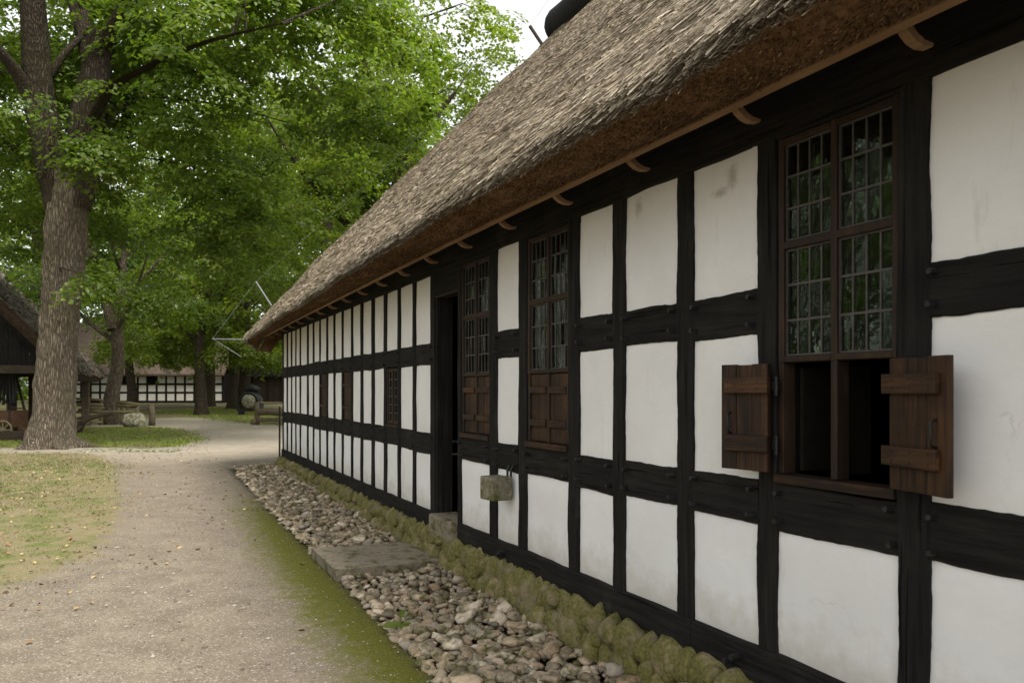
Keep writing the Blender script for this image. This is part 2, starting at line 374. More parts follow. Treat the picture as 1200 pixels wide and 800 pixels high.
# ------------------------------------------------------------------ ground, lawn and path
def gp(*pts): return [ground_at(*p) for p in pts]
LAWN_A = gp((140, 595), (141, 575), (137, 555), (126, 538), (95, 531), (0, 531)) + [(-60, 18.0), (-60, 5.0), (-9, 5.6)] + gp((0, 692), (60, 672), (112, 646), (134, 618))
LAWN_B = gp((95, 525), (180, 525), (212, 521), (228, 515), (218, 507), (190, 502), (140, 500), (95, 500)) + [(-22, 27), (-21, 20.5)]
LAWN_C = gp((188, 483), (235, 489), (290, 496), (345, 499)) + [(-3, 31), (6, 55), (-20, 56), (-26, 50)]
LAWN_D = [(-60, 31), (-17, 31), (-16.2, 38), (-21, 47), (-30, 59.5), (8, 59.5), (60, 40), (60, 700), (-700, 700), (-700, 20), (-60, 20)]
def inside(poly, X, Y):
    res = np.zeros(X.shape, bool); n = len(poly); j = n - 1
    for i in range(n):
        xi, yi = poly[i]; xj, yj = poly[j]
        if yi != yj:
            c = ((yi > Y) != (yj > Y)) & (X < (xj - xi) * (Y - yi) / (yj - yi) + xi)
            res ^= c
        j = i
    return res
def lawn(X, Y): return inside(LAWN_A, X, Y) | inside(LAWN_B, X, Y) | inside(LAWN_C, X, Y) | inside(LAWN_D, X, Y)
def grow(a0, a1, d0, d1, pw=1.0):
    out = [a0]; L = a1 - a0
    while out[-1] < a1: out.append(out[-1] + d0 + (d1 - d0) * ((out[-1] - a0) / L) ** pw)
    return out
xs = np.array([-v for v in grow(9, 900, 0.25, 80)][::-1] + list(np.arange(-8.9, 4.0, 0.10)) + grow(4, 900, 0.3, 80))
ys = np.array([-v for v in grow(0.5, 300, 0.4, 60)][::-1] + list(np.arange(-0.4, 20, 0.10)) + grow(20, 64, 0.12, 0.4) + grow(65, 1200, 1.0, 120))
GX, GY = np.meshgrid(xs, ys)
mask = lawn(GX, GY).astype(float)
for _ in range(14):
    p = np.pad(mask, 1, mode='edge'); mask = (p[:-2, 1:-1] + p[2:, 1:-1] + p[1:-1, :-2] + p[1:-1, 2:] + 2 * mask) / 6
HS, HT = to_house(GX, GY)
moss = np.clip(1 - np.abs(HT - 1.10) / 0.62, 0, 1) * np.clip((15.5 - HS) / 6, 0, 1)
sandy_lit = np.clip((GY - 15.5) / 4.0, 0, 1) * (GY < 60)  # pale sand, brightened further to paint in sunlight the trees block
soil = np.clip((1.02 - HT) / 0.06, 0, 1) * (HS < 17.2)
GZ = gz(GY).copy()
GZ += -0.05 * np.clip((1.05 - HT) / 0.2, 0, 1) * (HS < 17.3)
und = np.array([mnoise.noise((x * 0.35, y * 0.35, 0.3)) for x, y in zip(GX.ravel(), GY.ravel())]).reshape(GX.shape)
near = (np.abs(GX) < 60) & (GY < 90)
GZ += 0.025 * und * near * np.clip((HT - 0.9) / 1.0, 0, 1)
fine = np.array([mnoise.noise((x * 2.1, y * 2.1, 4.3)) for x, y in zip(GX.ravel(), GY.ravel())]).reshape(GX.shape)
GZ += 0.008 * fine * (GY < 25) * (np.abs(GX) < 12)
V = np.stack([GX, GY, GZ], -1).reshape(-1, 3)
ny, nx = GX.shape; idx = np.arange(ny * nx).reshape(ny, nx)
Q = np.stack([idx[:-1, :-1], idx[:-1, 1:], idx[1:, 1:], idx[1:, :-1]], -1).reshape(-1, 4)
fm = mask[:-1, :-1].ravel() > 0.5

def mat_ground():
    m, nt, bs = new_mat('ground_surface')
    v = coords(nt, 'World')
    at_ = nt.nodes.new("ShaderNodeAttribute"); at_.attribute_name = "masks"
    sep = nt.nodes.new("ShaderNodeSeparateColor"); nt.links.new(at_.outputs["Color"], sep.inputs[0])
    n05 = noise(nt, v, 0.5, 4); n3 = noise(nt, v, 3.2, 5, 0.65); n14 = noise(nt, v, 14, 4, 0.6); n60 = noise(nt, v, 75, 3, 0.7)
    # gravel
    vc = voro(nt, v, 95, "Color"); vd = voro(nt, v, 95)
    grav = mixc(nt, ramp(nt, n3, [(0.3, 0.0), (0.72, 1.0)]), (0.126, 0.104, 0.075), (0.210, 0.177, 0.132))
    grav = mixc(nt, ramp(nt, n05, [(0.35, 0.45), (0.62, 0.0)]), grav, (0.16, 0.13, 0.10))
    sv = nt.nodes.new("ShaderNodeSeparateColor"); nt.links.new(vc, sv.inputs[0])
    grav = mixc(nt, ramp(nt, sv.outputs[0], [(0.80, 0.0), (0.97, 0.5)]), grav, (0.40, 0.36, 0.30))
    grav = mixc(nt, ramp(nt, sv.outputs[1], [(0.78, 0.0), (0.97, 0.55)]), grav, (0.10, 0.08, 0.06))
    vc2 = voro(nt, v, 30, "Color"); vd2 = voro(nt, v, 30)
    sv2 = nt.nodes.new("ShaderNodeSeparateColor"); nt.links.new(vc2, sv2.inputs[0])
    chip = math_n(nt, 'MULTIPLY', ramp(nt, sv2.outputs[0], [(0.86, 0.0), (0.9, 1.0)]), ramp(nt, vd2, [(0.16, 1.0), (0.26, 0.0)]))
    grav = mixc(nt, math_n(nt, 'MULTIPLY', chip, 0.75), grav, mixc(nt, sv2.outputs[1], (0.06, 0.045, 0.03), (0.42, 0.36, 0.28)))
    grav = mixc(nt, math_n(nt, 'MULTIPLY', at_.outputs['Alpha'], ramp(nt, n3, [(0.25, 0.55), (0.6, 1.0)])), grav, mixc(nt, n14, (0.27, 0.232, 0.18), (0.40, 0.355, 0.285)))
    # lawn soil and turf
    gr = mixc(nt, ramp(nt, n14, [(0.3, 0.0), (0.7, 1.0)]), (0.060, 0.085, 0.018), (0.120, 0.140, 0.034))
    dry = mixc(nt, ramp(nt, n60, [(0.3, 0.0), (0.7, 1.0)]), (0.145, 0.115, 0.066), (0.235, 0.195, 0.118))
    turf = mixc(nt, ramp(nt, n3, [(0.36, 0.1), (0.55, 0.9)]), gr, dry)
    lm = math_n(nt, 'ADD', sep.outputs[0], math_n(nt, 'MULTIPLY', math_n(nt, 'SUBTRACT', n3, 0.5), 1.7))
    lm = ramp(nt, math_n(nt, 'ADD', lm, math_n(nt, 'MULTIPLY', math_n(nt, 'SUBTRACT', n14, 0.5), 0.5)), [(0.35, 0.0), (0.65, 1.0)])
    c = mixc(nt, lm, grav, turf)
    # moss along the stone edging
    mc = mixc(nt, ramp(nt, n60, [(0.3, 0.0), (0.7, 1.0)]), (0.042, 0.047, 0.006), (0.125, 0.125, 0.014))
    mm = math_n(nt, 'ADD', sep.outputs[1], math_n(nt, 'MULTIPLY', math_n(nt, 'SUBTRACT', n3, 0.5), 0.9))
    mm = math_n(nt, 'ADD', mm, math_n(nt, 'MULTIPLY', math_n(nt, 'SUBTRACT', n60, 0.5), 0.6)); mm = math_n(nt, 'ADD', mm, math_n(nt, 'MULTIPLY', math_n(nt, 'SUBTRACT', n14, 0.5), 0.9))
    mm = math_n(nt, 'MULTIPLY', ramp(nt, mm, [(0.22, 0.0), (0.40, 0.35), (0.72, 0.95)]), ramp(nt, sep.outputs[1], [(0.0, 0.0), (0.1, 1.0)]))
    c = mixc(nt, mm, c, mc)
    c = mixc(nt, sep.outputs[2], c, (0.045, 0.037, 0.028))
    setc(nt, bs, c, 0.93, 0.15)
    h = math_n(nt, 'ADD', math_n(nt, 'MULTIPLY', n60, 0.6), math_n(nt, 'MULTIPLY', vd, -0.5))
    h = math_n(nt, 'ADD', h, math_n(nt, 'MULTIPLY', n14, 0.8))
    h = math_n(nt, 'ADD', h, math_n(nt, 'MULTIPLY', chip, 0.8))
    bump(nt, bs, h, 0.6, 0.010); return m
M['ground'] = mat_ground()
def ground_piece(name, faces):
    used, inv = np.unique(faces, return_inverse=True)
    me = np_mesh(name, V[used], inv.reshape(-1, 4), M['ground'], True)
    ca = me.color_attributes.new("masks", 'FLOAT_COLOR', 'POINT')
    arr = np.stack([mask.ravel()[used], moss.ravel()[used], soil.ravel()[used], sandy_lit.ravel()[used]], -1).astype(np.float32)
    ca.data.foreach_set("color", arr.ravel())
    o = link(bpy.data.objects.new(name, me)); o["kind"] = "structure"; return o
ground_piece("ground", Q[fm]); ground_piece("path", Q[~fm])

# ------------------------------------------------------------------ the thatched half-timbered house
house = empty("half_timbered_house", (CW, 0, 0), R(90) + TH)
tag(house, "long white and black half-timbered house with deep thatched roof along the path", "house")
ZT, Z2T, Z2B, Z1T, Z1B, ZST, ZSB = 2.68, 2.047, 1.85, 1.21, 1.012, 0.48, 0.326
S_END = 17.0; S_BEG = -3.2
# white bays (photo columns of the left and right edge), near to far, with what fills rows top/middle/bottom
BAYS = [(910, 1053, 'W', 'W', 'P'), (812, 887.6, 'P', 'P', 'P'), (732, 794, 'P', 'P', 'P'), (678.3, 718.6, 'P', 'P', 'P'),
        (617.2, 666.8, 'W', 'W', 'P'), (582.3, 608, 'P', 'P', 'P'), (540.5, 574.3, 'W', 'W', 'P'), (510, 537, 'D', 'D', 'D'),
        (487, 504.8, 'P', 'P', 'P'), (469, 484, 'P', 'P', 'P'), (452.9, 466.3, 'P', 'w', 'P'), (438.5, 450, 'P', 'P', 'P'),
        (425, 435.7, 'P', 'P', 'P'), (413.3, 422.8, 'P', 'P', 'P'), (402, 411.5, 'P', 'b', 'P'), (392.4, 400.6, 'P', 'P', 'P'),
        (384, 391, 'P', 'P', 'P'), (375.3, 382.5, 'P', 'b', 'P'), (367.8, 374.4, 'P', 'P', 'P'), (361.3, 366.9, 'P', 'P', 'P'),
        (352.3, 360, 'P', 'P', 'P'), (346.9, 351.3, 'P', 'P', 'P'), (342, 346.2, 'P', 'P', 'P'), (337, 341.1, 'P', 'P', 'P'), (332.2, 336.2, 'P', 'P', 'P')]
bays = [(sx(b), sx(a), *k) for a, b, *k in BAYS]            # (s near, s far)
bays = [(-2.9, -1.75, 'P', 'P', 'P'), (-1.6, -0.35, 'P', 'P', 'P'), (-0.2, 1.15, 'P', 'P', 'P'), (1.32, sx(1089), 'P', 'P', 'P')] + bays
edges = [S_BEG] + [v for b in bays for v in b[:2]] + [S_END]
posts = [(edges[i], edges[i + 1]) for i in range(0, len(edges), 2)]
for a, b in posts:
    w = b - a
    wobble_beam(ZST - 0.01, ZT + 0.005, a, b, 0.006 + random.uniform(0, 0.003), 0.14, 'z').build("post", M['post'], house)
# sill beams and wall plate in butted lengths
door_i = [i for i, b in enumerate(bays) if b[2] == 'D'][0]
d0, d1 = bays[door_i][0], bays[door_i][1]
for a, b in ((S_BEG, 4.3), (4.303, d0 - 0.04), (d1 + 0.04, 12.5), (12.503, S_END)):
    wobble_beam(a, b, ZSB, ZST, 0.024, 0.2, 's', 0.15, 0.005).build("sill_beam", M['rail'], house)
for a, b in ((S_BEG, 3.9), (3.903, 9.4), (9.403, S_END)):
    wobble_beam(a, b, ZT, ZT + 0.24, 0.016, 0.2, 's', 0.2, 0.004).build("wall_plate", M['rail'], house)

def panel(s0, s1, z0, z1):
    n, k = max(4, int((s1 - s0) / 0.06)), max(5, int((z1 - z0) / 0.06)); Vp = []; Fp = []
    off = random.random() * 50
    for j in range(k + 1):
        for i in range(n + 1):
            u, v = i / n, j / k
            e = min(u * (s1 - s0), (1 - u) * (s1 - s0), v * (z1 - z0), (1 - v) * (z1 - z0))
            t = -0.004 + 0.005 * mnoise.noise(((s0 + u) * 2.5, z0 + v * 2.5, off)) - 0.008 * max(0, 1 - e / 0.03)
            Vp.append((s0 + (s1 - s0) * u, t, z0 + (z1 - z0) * v))
    for j in range(k):
        for i in range(n):
            a = j * (n + 1) + i; Fp.append((a + 1, a, a + n + 1, a + n + 2))
    return np_obj("infill_panel", Vp, Fp, M['plaster'], house, True)
def rail(s0, s1, z0, z1):
    wobble_beam(s0 - 0.006, s1 + 0.006, z0, z1, 0.001 + random.uniform(0, 0.003), 0.13, 's', 0.09, 0.005).build("rail", M['rail'], house)
for a, b, top, mid, bot in bays:
    if top == 'D': continue
    e = 0.012; dz = random.uniform(-0.012, 0.012)
    rail(a, b, Z1B + dz, Z1T + dz * 0.6)
    if top != 'W': rail(a, b, Z2B + dz * 0.5, Z2T - dz * 0.4)
    if bot == 'P': panel(a - e, b + e, ZST - e, Z1B + 0.02)
    if top == 'P': panel(a - e, b + e, Z2T - 0.02, ZT + e)
    if mid == 'P': panel(a - e, b + e, Z1T - 0.02, Z2B + 0.02)
# wooden pegs at every joint
pg = MB(); pg.tube([(0, -0.01, 0), (0, 0.036, 0.002)], [0.0125, 0.0105], 7); peg_me = pg.mesh("peg", M['iron'])
for i, (a, b) in enumerate(posts[2:], 2):
    c = (a + b) / 2; far = c > 8
    for z0, z1 in ((Z1B, Z1T), (Z2B, Z2T)):
        for z in (z0 + 0.045, z1 - 0.04):
            sides = ((c,) if c < 13 else ()) if far else (a - 0.028, b + 0.022)
            if z0 == Z2B and not far: sides = [s for s, nb_ in ((a - 0.028, i - 1), (b + 0.022, i)) if not (0 <= nb_ < len(bays) and bays[nb_][2] in 'WD')]
            for s in sides:
                inst("peg", peg_me, house, (s + random.uniform(-.006, .006), 0.006, z + random.uniform(-.008, .008)), (random.uniform(-.12, .12), 0, random.uniform(-.2, .2)))
for px in (872, 596, 1070):
    s = sx(px)
    for q in (0, 1): inst("peg", peg_me, house, (s + q * 0.045, 0.03, 0.415 - q * 0.03), (0, 0, 0.1), (1.3, 1.5, 1.3))

# windows --------------------------------------------------------------
pane_cache = {}
def pane_mesh(w, h):
    k = (round(w, 3), round(h, 3))
    if k not in pane_cache:
        m = MB(); m.box(-w/2, w/2, -0.0015, 0.0015, -h/2, h/2); pane_cache[k] = m.mesh("pane", M['glass'])
    return pane_cache[k]
def glazed_window(s0, s1, zb, zt, zm, cols, rows, name="window"):
    """two columns of leaded casements above and below a transom"""
    w = empty(name, (0, 0, 0)); w.parent = house
    fw = 0.03 * min(1.0, (s1 - s0) / 0.5); mid = (s0 + s1) / 2
    for a, b in ((s0, s0 + fw), (mid - fw/2, mid + fw/2), (s1 - fw, s1)):
        wobble_beam(zb, zt, a, b, -0.004, 0.06, 'z', 0.2, 0.001, 0.004).build("frame_post", M['frame'], w)
    for a, b in ((s0 + fw, mid - fw/2), (mid + fw/2, s1 - fw)):
        zz = [(zb, zb + 0.028), (zt - 0.028, zt)] + ([(zm - 0.018, zm + 0.018)] if zm else [])
        for z0, z1 in zz: wobble_beam(a, b, z0, z1, -0.006, 0.055, 's', 0.2, 0.001, 0.004).build("frame_rail", M['frame'], w)
        tiers = [(zb + 0.028, zm - 0.018), (zm + 0.018, zt - 0.028)] if zm else [(zb + 0.028, zt - 0.028)]
        for z0, z1 in tiers:
            lead = MB(); cw = (b - a) / cols; rh = (z1 - z0) / rows; hw = 0.0035
            for i in range(1, cols): lead.box(a + i*cw - hw, a + i*cw + hw, -0.035, -0.024, z0, z1)
            for j in range(1, rows): lead.box(a, b, -0.0335, -0.0225, z0 + j*rh - hw*1.3, z0 + j*rh + hw*1.3)
            for x0, x1, y0, y1 in ((a, a+.006, z0, z1), (b-.006, b, z0, z1), (a+.006, b-.006, z0, z0+.007), (a+.006, b-.006, z1-.007, z1)): lead.box(x0, x1, -0.036, -0.021, y0, y1)
            lead.build("glazing_bars", M['lead'], w)
            for i in range(cols):
                for j in range(rows):
                    inst("pane", pane_mesh(cw - 0.003, rh - 0.003), w, (a + (i + .5) * cw, -0.030, z0 + (j + .5) * rh), (R(random.gauss(0, 1.5)), 0, R(random.gauss(0, 1.8))))
    return w
ZG0, ZG1, ZGM = 1.72, 2.665, 2.213
board_cache = {}
def board(parent, s0, s1, t0, t1, z0, z1, mat, name="board"):
    m = MB(); m.box(s0, s1, t0, t1, z0, z1); return m.build(name, mat, parent, False, 0.003)
def lintel(a, b, z0, z1, t=0.002): wobble_beam(a, b, z0, z1, t, 0.1, 's', 0.2, 0.002).build("lintel", M['rail'], house)
for k, (a, b, top, mid, bot) in enumerate(bays):
    if top == 'W':
        far_w = a > 4
        ww = glazed_window(a + 0.004, b - 0.004, ZG0, ZG1, ZGM, 4, 3)
        s0, s1, m_ = a + 0.004, b - 0.004, (a + b) / 2
        # board frame around the shutter opening below the glass
        for x0, x1 in ((s0, s0 + 0.028), (m_ - 0.016, m_ + 0.016), (s1 - 0.028, s1)): board(ww, x0, x1, -0.075, -0.008, 1.252, ZG0 - 0.001, M['frame'], "frame_post")
        board(ww, s0, s1, -0.08, 0.022, 1.212, 1.250, M['brown_s'], "window_sill")
        if far_w:
            for x0, x1, hz in ((s0 + 0.03, m_ - 0.018, 1), (m_ + 0.018, s1 - 0.03, -1)):
                sh = empty("shutter", (0, 0, 0)); sh.parent = house; sh["label"] = "closed brown board shutter below the leaded glass"
                q = (x1 - x0) / 2
                for i in range(2): board(sh, x0 + i*q + .001, x0 + (i+1)*q - .001, -0.045, -0.022 + random.uniform(0, .003), 1.256, ZG0 - 0.004, M['brown_z'])
                for z in (1.36, 1.585): board(sh, x0 + 0.012, x1 - 0.012, -0.021, 0.0, z, z + 0.045, M['brown_s'], "batten")
                hx = x0 - 0.004 if hz == 1 else x1 + 0.004
                for z in (1.36, 1.585):
                    h = MB(); h.tube([(hx, -0.01, z - 0.02), (hx, -0.01, z + 0.055)], 0.009, 8); h.build("hinge", M['iron'], sh)
    if mid == 'w':
        glazed_window(a + 0.004, b - 0.004, Z1T + 0.03, Z2B - 0.005, None, 2, 6)
        board(house, a + .004, b - .004, -0.06, 0.012, Z1T - 0.002, Z1T + 0.028, M['brown_s'], "window_sill")
    if mid == 'b':
        sh = empty("shutter", (0, 0, 0)); sh.parent = house; sh["label"] = "brown board shutter closing a narrow opening"
        q = (b - a - 0.012) / 3
        for i in range(3): board(sh, a + .006 + i*q, a + .006 + (i+1)*q - .002, -0.05, -0.016 + random.uniform(0, .003), Z1T + .002, Z2B - .002, M['brown_z'])
        for z in (1.36, 1.66): board(sh, a + .02, b - .02, -0.013, 0.006, z, z + 0.04, M['brown_s'], "batten")
# open shutters of the near window
def open_shutter(hs_, sign, ang, w, label):
    sh = empty("shutter", (hs_, 0.035, 1.256)); sh.parent = house; sh.rotation_euler = (0, 0, ang); sh["label"] = label
    H = 0.462; n = 3; q = w / n
    for i in range(n):
        x0, x1 = sign * (i * q + 0.001), sign * ((i + 1) * q - 0.001)
        board(sh, min(x0, x1), max(x0, x1), 0.0, 0.024 + random.uniform(0, .002), random.uniform(0, .004), H - random.uniform(0, .006), M['brown_z'])
    for z in (0.085, 0.335):
        x0, x1 = sign * (-0.012), sign * (w - 0.03)
        board(sh, min(x0, x1), max(x0, x1), 0.0265, 0.049, z, z + 0.068, M['brown_s'], "batten")
        nl = MB()
        for i in range(n):
            for dz in (0.018, 0.05): nl.tube([(sign * (i + 0.5) * q * 0.95, 0.048, z + dz), (sign * (i + 0.5) * q * 0.95, 0.0515, z + dz)], 0.0035, 6)
        nl.build("nails", M['iron'], sh)
        st = MB(); st.box(min(0, sign*-0.03), max(0, sign*-0.03), -0.012, -0.004, z + .01, z + .05); st.tube([(sign*-0.02, -0.006, z - .01), (sign*-0.02, -0.006, z + .07)], 0.009, 8); st.build("hinge", M['iron'], sh)
    h = MB(); xh = sign * (w - 0.05)
    h.tube([(xh, 0.024, 0.25), (xh + .004, 0.046, 0.243), (xh, 0.048, 0.20), (xh - .004, 0.046, 0.165), (xh, 0.024, 0.16)], 0.0045, 8); h.build("handle", M['iron'], sh, True)
b0, b1 = bays[4][0], bays[4][1]
open_shutter(b1 - 0.005, 1, R(14), 0.235, "open brown shutter on the far side of the near window")
open_shutter(b0 - 0.015, -1, R(-14), 0.285, "open brown shutter on the near side of the near window")
lz = [(b[0], b[1]) for b in bays if b[2] == 'W']
for a, b in lz: lintel(a, b, ZG1 + 0.002, ZT + 0.006)
# inner casement edges seen in the open halves
m_ = (b0 + b1) / 2
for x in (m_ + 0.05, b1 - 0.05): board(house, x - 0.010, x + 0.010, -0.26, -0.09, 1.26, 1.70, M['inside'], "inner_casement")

# door -----------------------------------------------------------------
ZD = 2.455
lintel(d0 - 0.002, d1 + 0.002, ZD + 0.02, ZT + 0.004, 0.003)
board(house, d0, d1, -0.12, 0.004, ZD, ZD + 0.02, M['frame'], "door_head")
dj = empty("door", (d0 + 0.03, -0.1, ZST)); dj.parent = house; dj.rotation_euler = (0, 0, R(-72)); dj["label"] = "dark plank door standing open inwards"
for i in range(4): board(dj, i * 0.145, i * 0.145 + 0.142, -0.02, 0.015 + random.uniform(0, .004), 0.01, ZD - ZST - 0.01, M['post'])
for z in (0.3, 1.5): board(dj, 0.02, 0.55, 0.0205, 0.04, z, z + 0.1, M['post'], "batten")
for x0, x1 in ((d0, d0 + 0.03), (d1 - 0.03, d1)): board(house, x0, x1, -0.16, -0.006, ZST, ZD - 0.002, M['post'], "door_jamb")

# shell: inner lining, rear wall, gables, floor (closed so that the inside stays dark)
def shell(name, s0, s1, t0, t1, z0, z1, mat): m = MB(); m.box(s0, s1, t0, t1, z0, z1); return m.build(name, mat, house)
HALF = 6.22
shell("gable_wall", S_END - 0.01, S_END + 0.12, -2*HALF, -0.15, 0.05, 2.95, M['post'])
shell("gable_wall", S_BEG - 0.12, S_BEG + 0.01, -2*HALF, -0.15, -0.3, 2.95, M['post'])
shell("rear_wall", S_BEG, S_END, -2*HALF - 0.15, -2*HALF - 0.02, -0.3, 2.95, M['plaster'])
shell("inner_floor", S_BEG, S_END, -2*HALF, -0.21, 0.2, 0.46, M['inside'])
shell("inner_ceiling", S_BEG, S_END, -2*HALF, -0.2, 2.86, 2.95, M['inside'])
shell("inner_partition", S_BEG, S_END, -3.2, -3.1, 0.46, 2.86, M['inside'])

# plinth of mossy boulders ----------------------------------------------
def rock_mesh(name, mat, sub, seed, rough=0.28, flat=1.0, knock=0.75):
    import bmesh
    bm = bmesh.new(); bmesh.ops.create_icosphere(bm, subdivisions=sub, radius=0.5)
    for v in bm.verts:
        p = v.co.copy(); k = 1 + rough * mnoise.noise(p * 2.1 + Vector((seed * 7.3, seed, 1))) * 1.6 + rough * 0.5 * mnoise.noise(p * 5 + Vector((seed, 3, seed)))
        q = p * k
        for ax in (Vector((1, .3, .2)), Vector((-.5, .8, .1)), Vector((.1, -.6, .9)), Vector((-.3, -.2, -1))):   # knock a few flats on it
            a = ax.normalized(); lim = 0.34 + 0.08 * math.sin(seed * 3 + ax.x * 9)
            dd = q.dot(a)
            if dd > lim: q -= a * (dd - lim) * knock
        v.co = q; v.co.z *= flat
    me = bpy.data.meshes.new(name); bm.to_mesh(me); bm.free()
    for p in me.polygons: p.use_smooth = True
    me.materials.append(mat); return me
plinth = MB(); plinth.box(S_BEG, S_END + 0.02, -0.3, 0.0, -0.25, ZSB - 0.004)
pl = plinth.build("plinth", M['plinth'], house); pl["label"] = "mossy fieldstone footing under the sill"
prock = [rock_mesh("plinth_stone", M['plinth'], 3, 11 + i, 0.20, 1.0, 0.45) for i in range(6)]
for row in (0, 1, 2):
    s = 0.4 + random.uniform(0, .1)
    while s < S_END + 0.02:
        w = random.uniform(0.10, 0.27) if row < 2 else random.uniform(0.05, 0.11); Yw = to_world(s, 0.1, 0)[1]; g = float(gz(Yw)) - 0.03
        h = ZSB - 0.008 - g
        zc = g + h * (0.27 if row == 0 else 0.74 if row == 1 else random.uniform(0.4, 0.95)) + random.uniform(-.02, .02)
        hh = h * random.uniform(0.52, 0.76) if row < 2 else random.uniform(.06, .1)
        if row < 2 or random.random() < 0.5:
            hh = min(hh, 2 * (ZSB - 0.004 - zc) * 1.1 + 0.02)
            inst("stone", random.choice(prock), pl, (s + w/2, (0.05, 0.015, 0.07)[row] + random.uniform(-.02, .025), zc), (random.uniform(-.2, .2), random.uniform(-.3, .3), random.uniform(0, 6.28) if w < .2 else random.uniform(-.4, .4)), (w * 1.3, random.uniform(.14, .20) if row < 2 else .1, hh * 1.25))
        s += w * (0.92 if row < 2 else 1.6)

# door step, stone block with iron hangers --------------------------------
st = MB(); st.box(d0 + 0.005, d1 - 0.005, -0.205, 0.07, 0.30, 0.478); o = st.build("doorstep", M['slab'], house, False, 0.02); o["label"] = "worn stone doorstep in the dark doorway"
bk = MB(); bk.box(-0.095, 0.095, 0.03, 0.20, -0.085, 0.085)
block = bk.build("stone_block", M['block'], house, False, 0.012); block.location = (6.47, 0, 0.895); block.rotation_euler = (0, 0, R(6)); block["label"] = "squared stone block hung on the wall by the door"
for dx in (-0.07, -0.02):
    h = MB(); h.tube([(dx, 0.012, 0.16), (dx, 0.03, 0.13), (dx, 0.03, 0.03)], 0.009, 8); h.build("hanger", M['iron'], block)

# thatched roof ------------------------------------------------------------
roof = empty("thatched_roof", (0, 0, 0)); roof.parent = house; roof["label"] = "steep weathered reed thatch with ragged eaves"
RS0, RS1 = S_BEG - 0.5, 17.35
TE, ZE, TBo, ZBo = 0.70, 2.825, 0.345, 2.735
ZR = 9.93; AL = math.atan2(ZR - ZE, TE + HALF); CA, SA = math.cos(AL), math.sin(AL); LS = (TE + HALF) / CA
def sag(s): return 0.19 * np.clip((s - 6) / 11.3, 0, 1.1) ** 1.4
def roof_pt(s, q, lift=0.0):
    """point on the outer thatch surface: s along, q up the slope from the eaves"""
    s = np.asarray(s, float); q = np.asarray(q, float)
    und = 0.035 * np.sin(s * 1.3 + q * 0.7) * np.sin(q * 1.9 + s * 0.4) + 0.018 * np.sin(s * 4.1 + 2) * np.cos(q * 3.3)
    e = np.clip((s - (RS1 - 0.35)) / 0.35, 0, 1); rnd = -0.30 * (1 - np.sqrt(np.clip(1 - e * e, 0, 1)))
    lip = -0.055 * np.clip(1 - q / 0.10, 0, 1) ** 2
    n = und * np.clip(q / 0.5, 0.35, 1) + rnd + lip + lift
    t = TE - q * CA + n * SA; z = ZE + q * SA + n * CA - sag(s) * np.clip(1 - q / 4.0, 0, 1)
    return t, z
sg = np.linspace(RS0, RS1, 240); qg = np.concatenate([np.linspace(0, 0.3, 7), np.linspace(0.4, LS, 70)])
Sg, Qg = np.meshgrid(sg, qg); Tg, Zg = roof_pt(Sg, Qg, -0.012)
def gridf(n, m, flip=False):
    ii = np.arange(n * m).reshape(n, m); q = np.stack([ii[:-1, :-1], ii[:-1, 1:], ii[1:, 1:], ii[1:, :-1]], -1).reshape(-1, 4)
    return q[:, ::-1] if flip else q
np_obj("thatch_slope", np.stack([Sg, Tg, Zg], -1).reshape(-1, 3), gridf(*Sg.shape), M['thatch_core'], roof, True)
np_obj("thatch_slope", np.stack([Sg, -2*HALF - Tg, Zg], -1).reshape(-1, 3), gridf(*Sg.shape, True), M['thatch_core'], roof, True)
# the cut face below the eaves and the soffit behind the board
ug = np.linspace(0, 1, 12); Su, Uu = np.meshgrid(np.linspace(RS0, RS1, 400), ug)
te, ze = roof_pt(Su, np.zeros_like(Su), -0.012); bz = ZBo - 0.4 * sag(Su)
ln = np.array([mnoise.noise((a * 4, b * 3, 1)) + 0.6 * mnoise.noise((a * 13, b * 6, 5)) for a, b in zip(Su.ravel(), Uu.ravel())]).reshape(Su.shape)
Tu = te + (TBo - te) * Uu; Zu = ze + (bz - ze) * Uu - 0.035 * np.sin(math.pi * Uu) + 0.014 * ln * np.sin(math.pi * np.clip(Uu, 0.05, 0.95))
np_obj("thatch_underside", np.stack([Su, Tu, Zu], -1).reshape(-1, 3), gridf(*Su.shape, True), M['cut_core'], roof, True)
Sv, Uv = np.meshgrid(np.linspace(RS0, RS1, 60), np.linspace(0, 1, 2))
np_obj("soffit", np.stack([Sv, TBo + 0.005 + (-HALF - TBo) * Uv, ZBo - 0.4 * sag(Sv) + 0.03 + (ZR - 0.5 - ZBo) * Uv], -1).reshape(-1, 3), gridf(*Sv.shape, True), M['inside'], roof)
np_obj("soffit", np.stack([Sv, -2*HALF - (TBo + 0.005 + (-HALF - TBo) * Uv), ZBo - 0.4 * sag(Sv) + 0.03 + (ZR - 0.5 - ZBo) * Uv], -1).reshape(-1, 3), gridf(*Sv.shape), M['inside'], roof)
for se, fl in ((RS1, 0), (RS0, 1)):   # verge faces
    tq, zq = roof_pt(np.full(40, se), np.linspace(0, LS, 40), -0.012)
    qv = np.linspace(0, LS, 40); ti, zi = tq - 0.36 * SA, np.maximum(zq - 0.36 * CA, ZBo - 0.07); zi = np.minimum(zi, zq - 0.005)
    for mir in (0, 1):
        Vv = [(se, (-2*HALF - t) if mir else t, z) for t, z in zip(tq, zq)] + [(se, (-2*HALF - t) if mir else t, z) for t, z in zip(ti, zi)]
        np_obj("verge", Vv, [(i, i+1, 41+i, 40+i) for i in range(39)], M['cut_core'], roof)
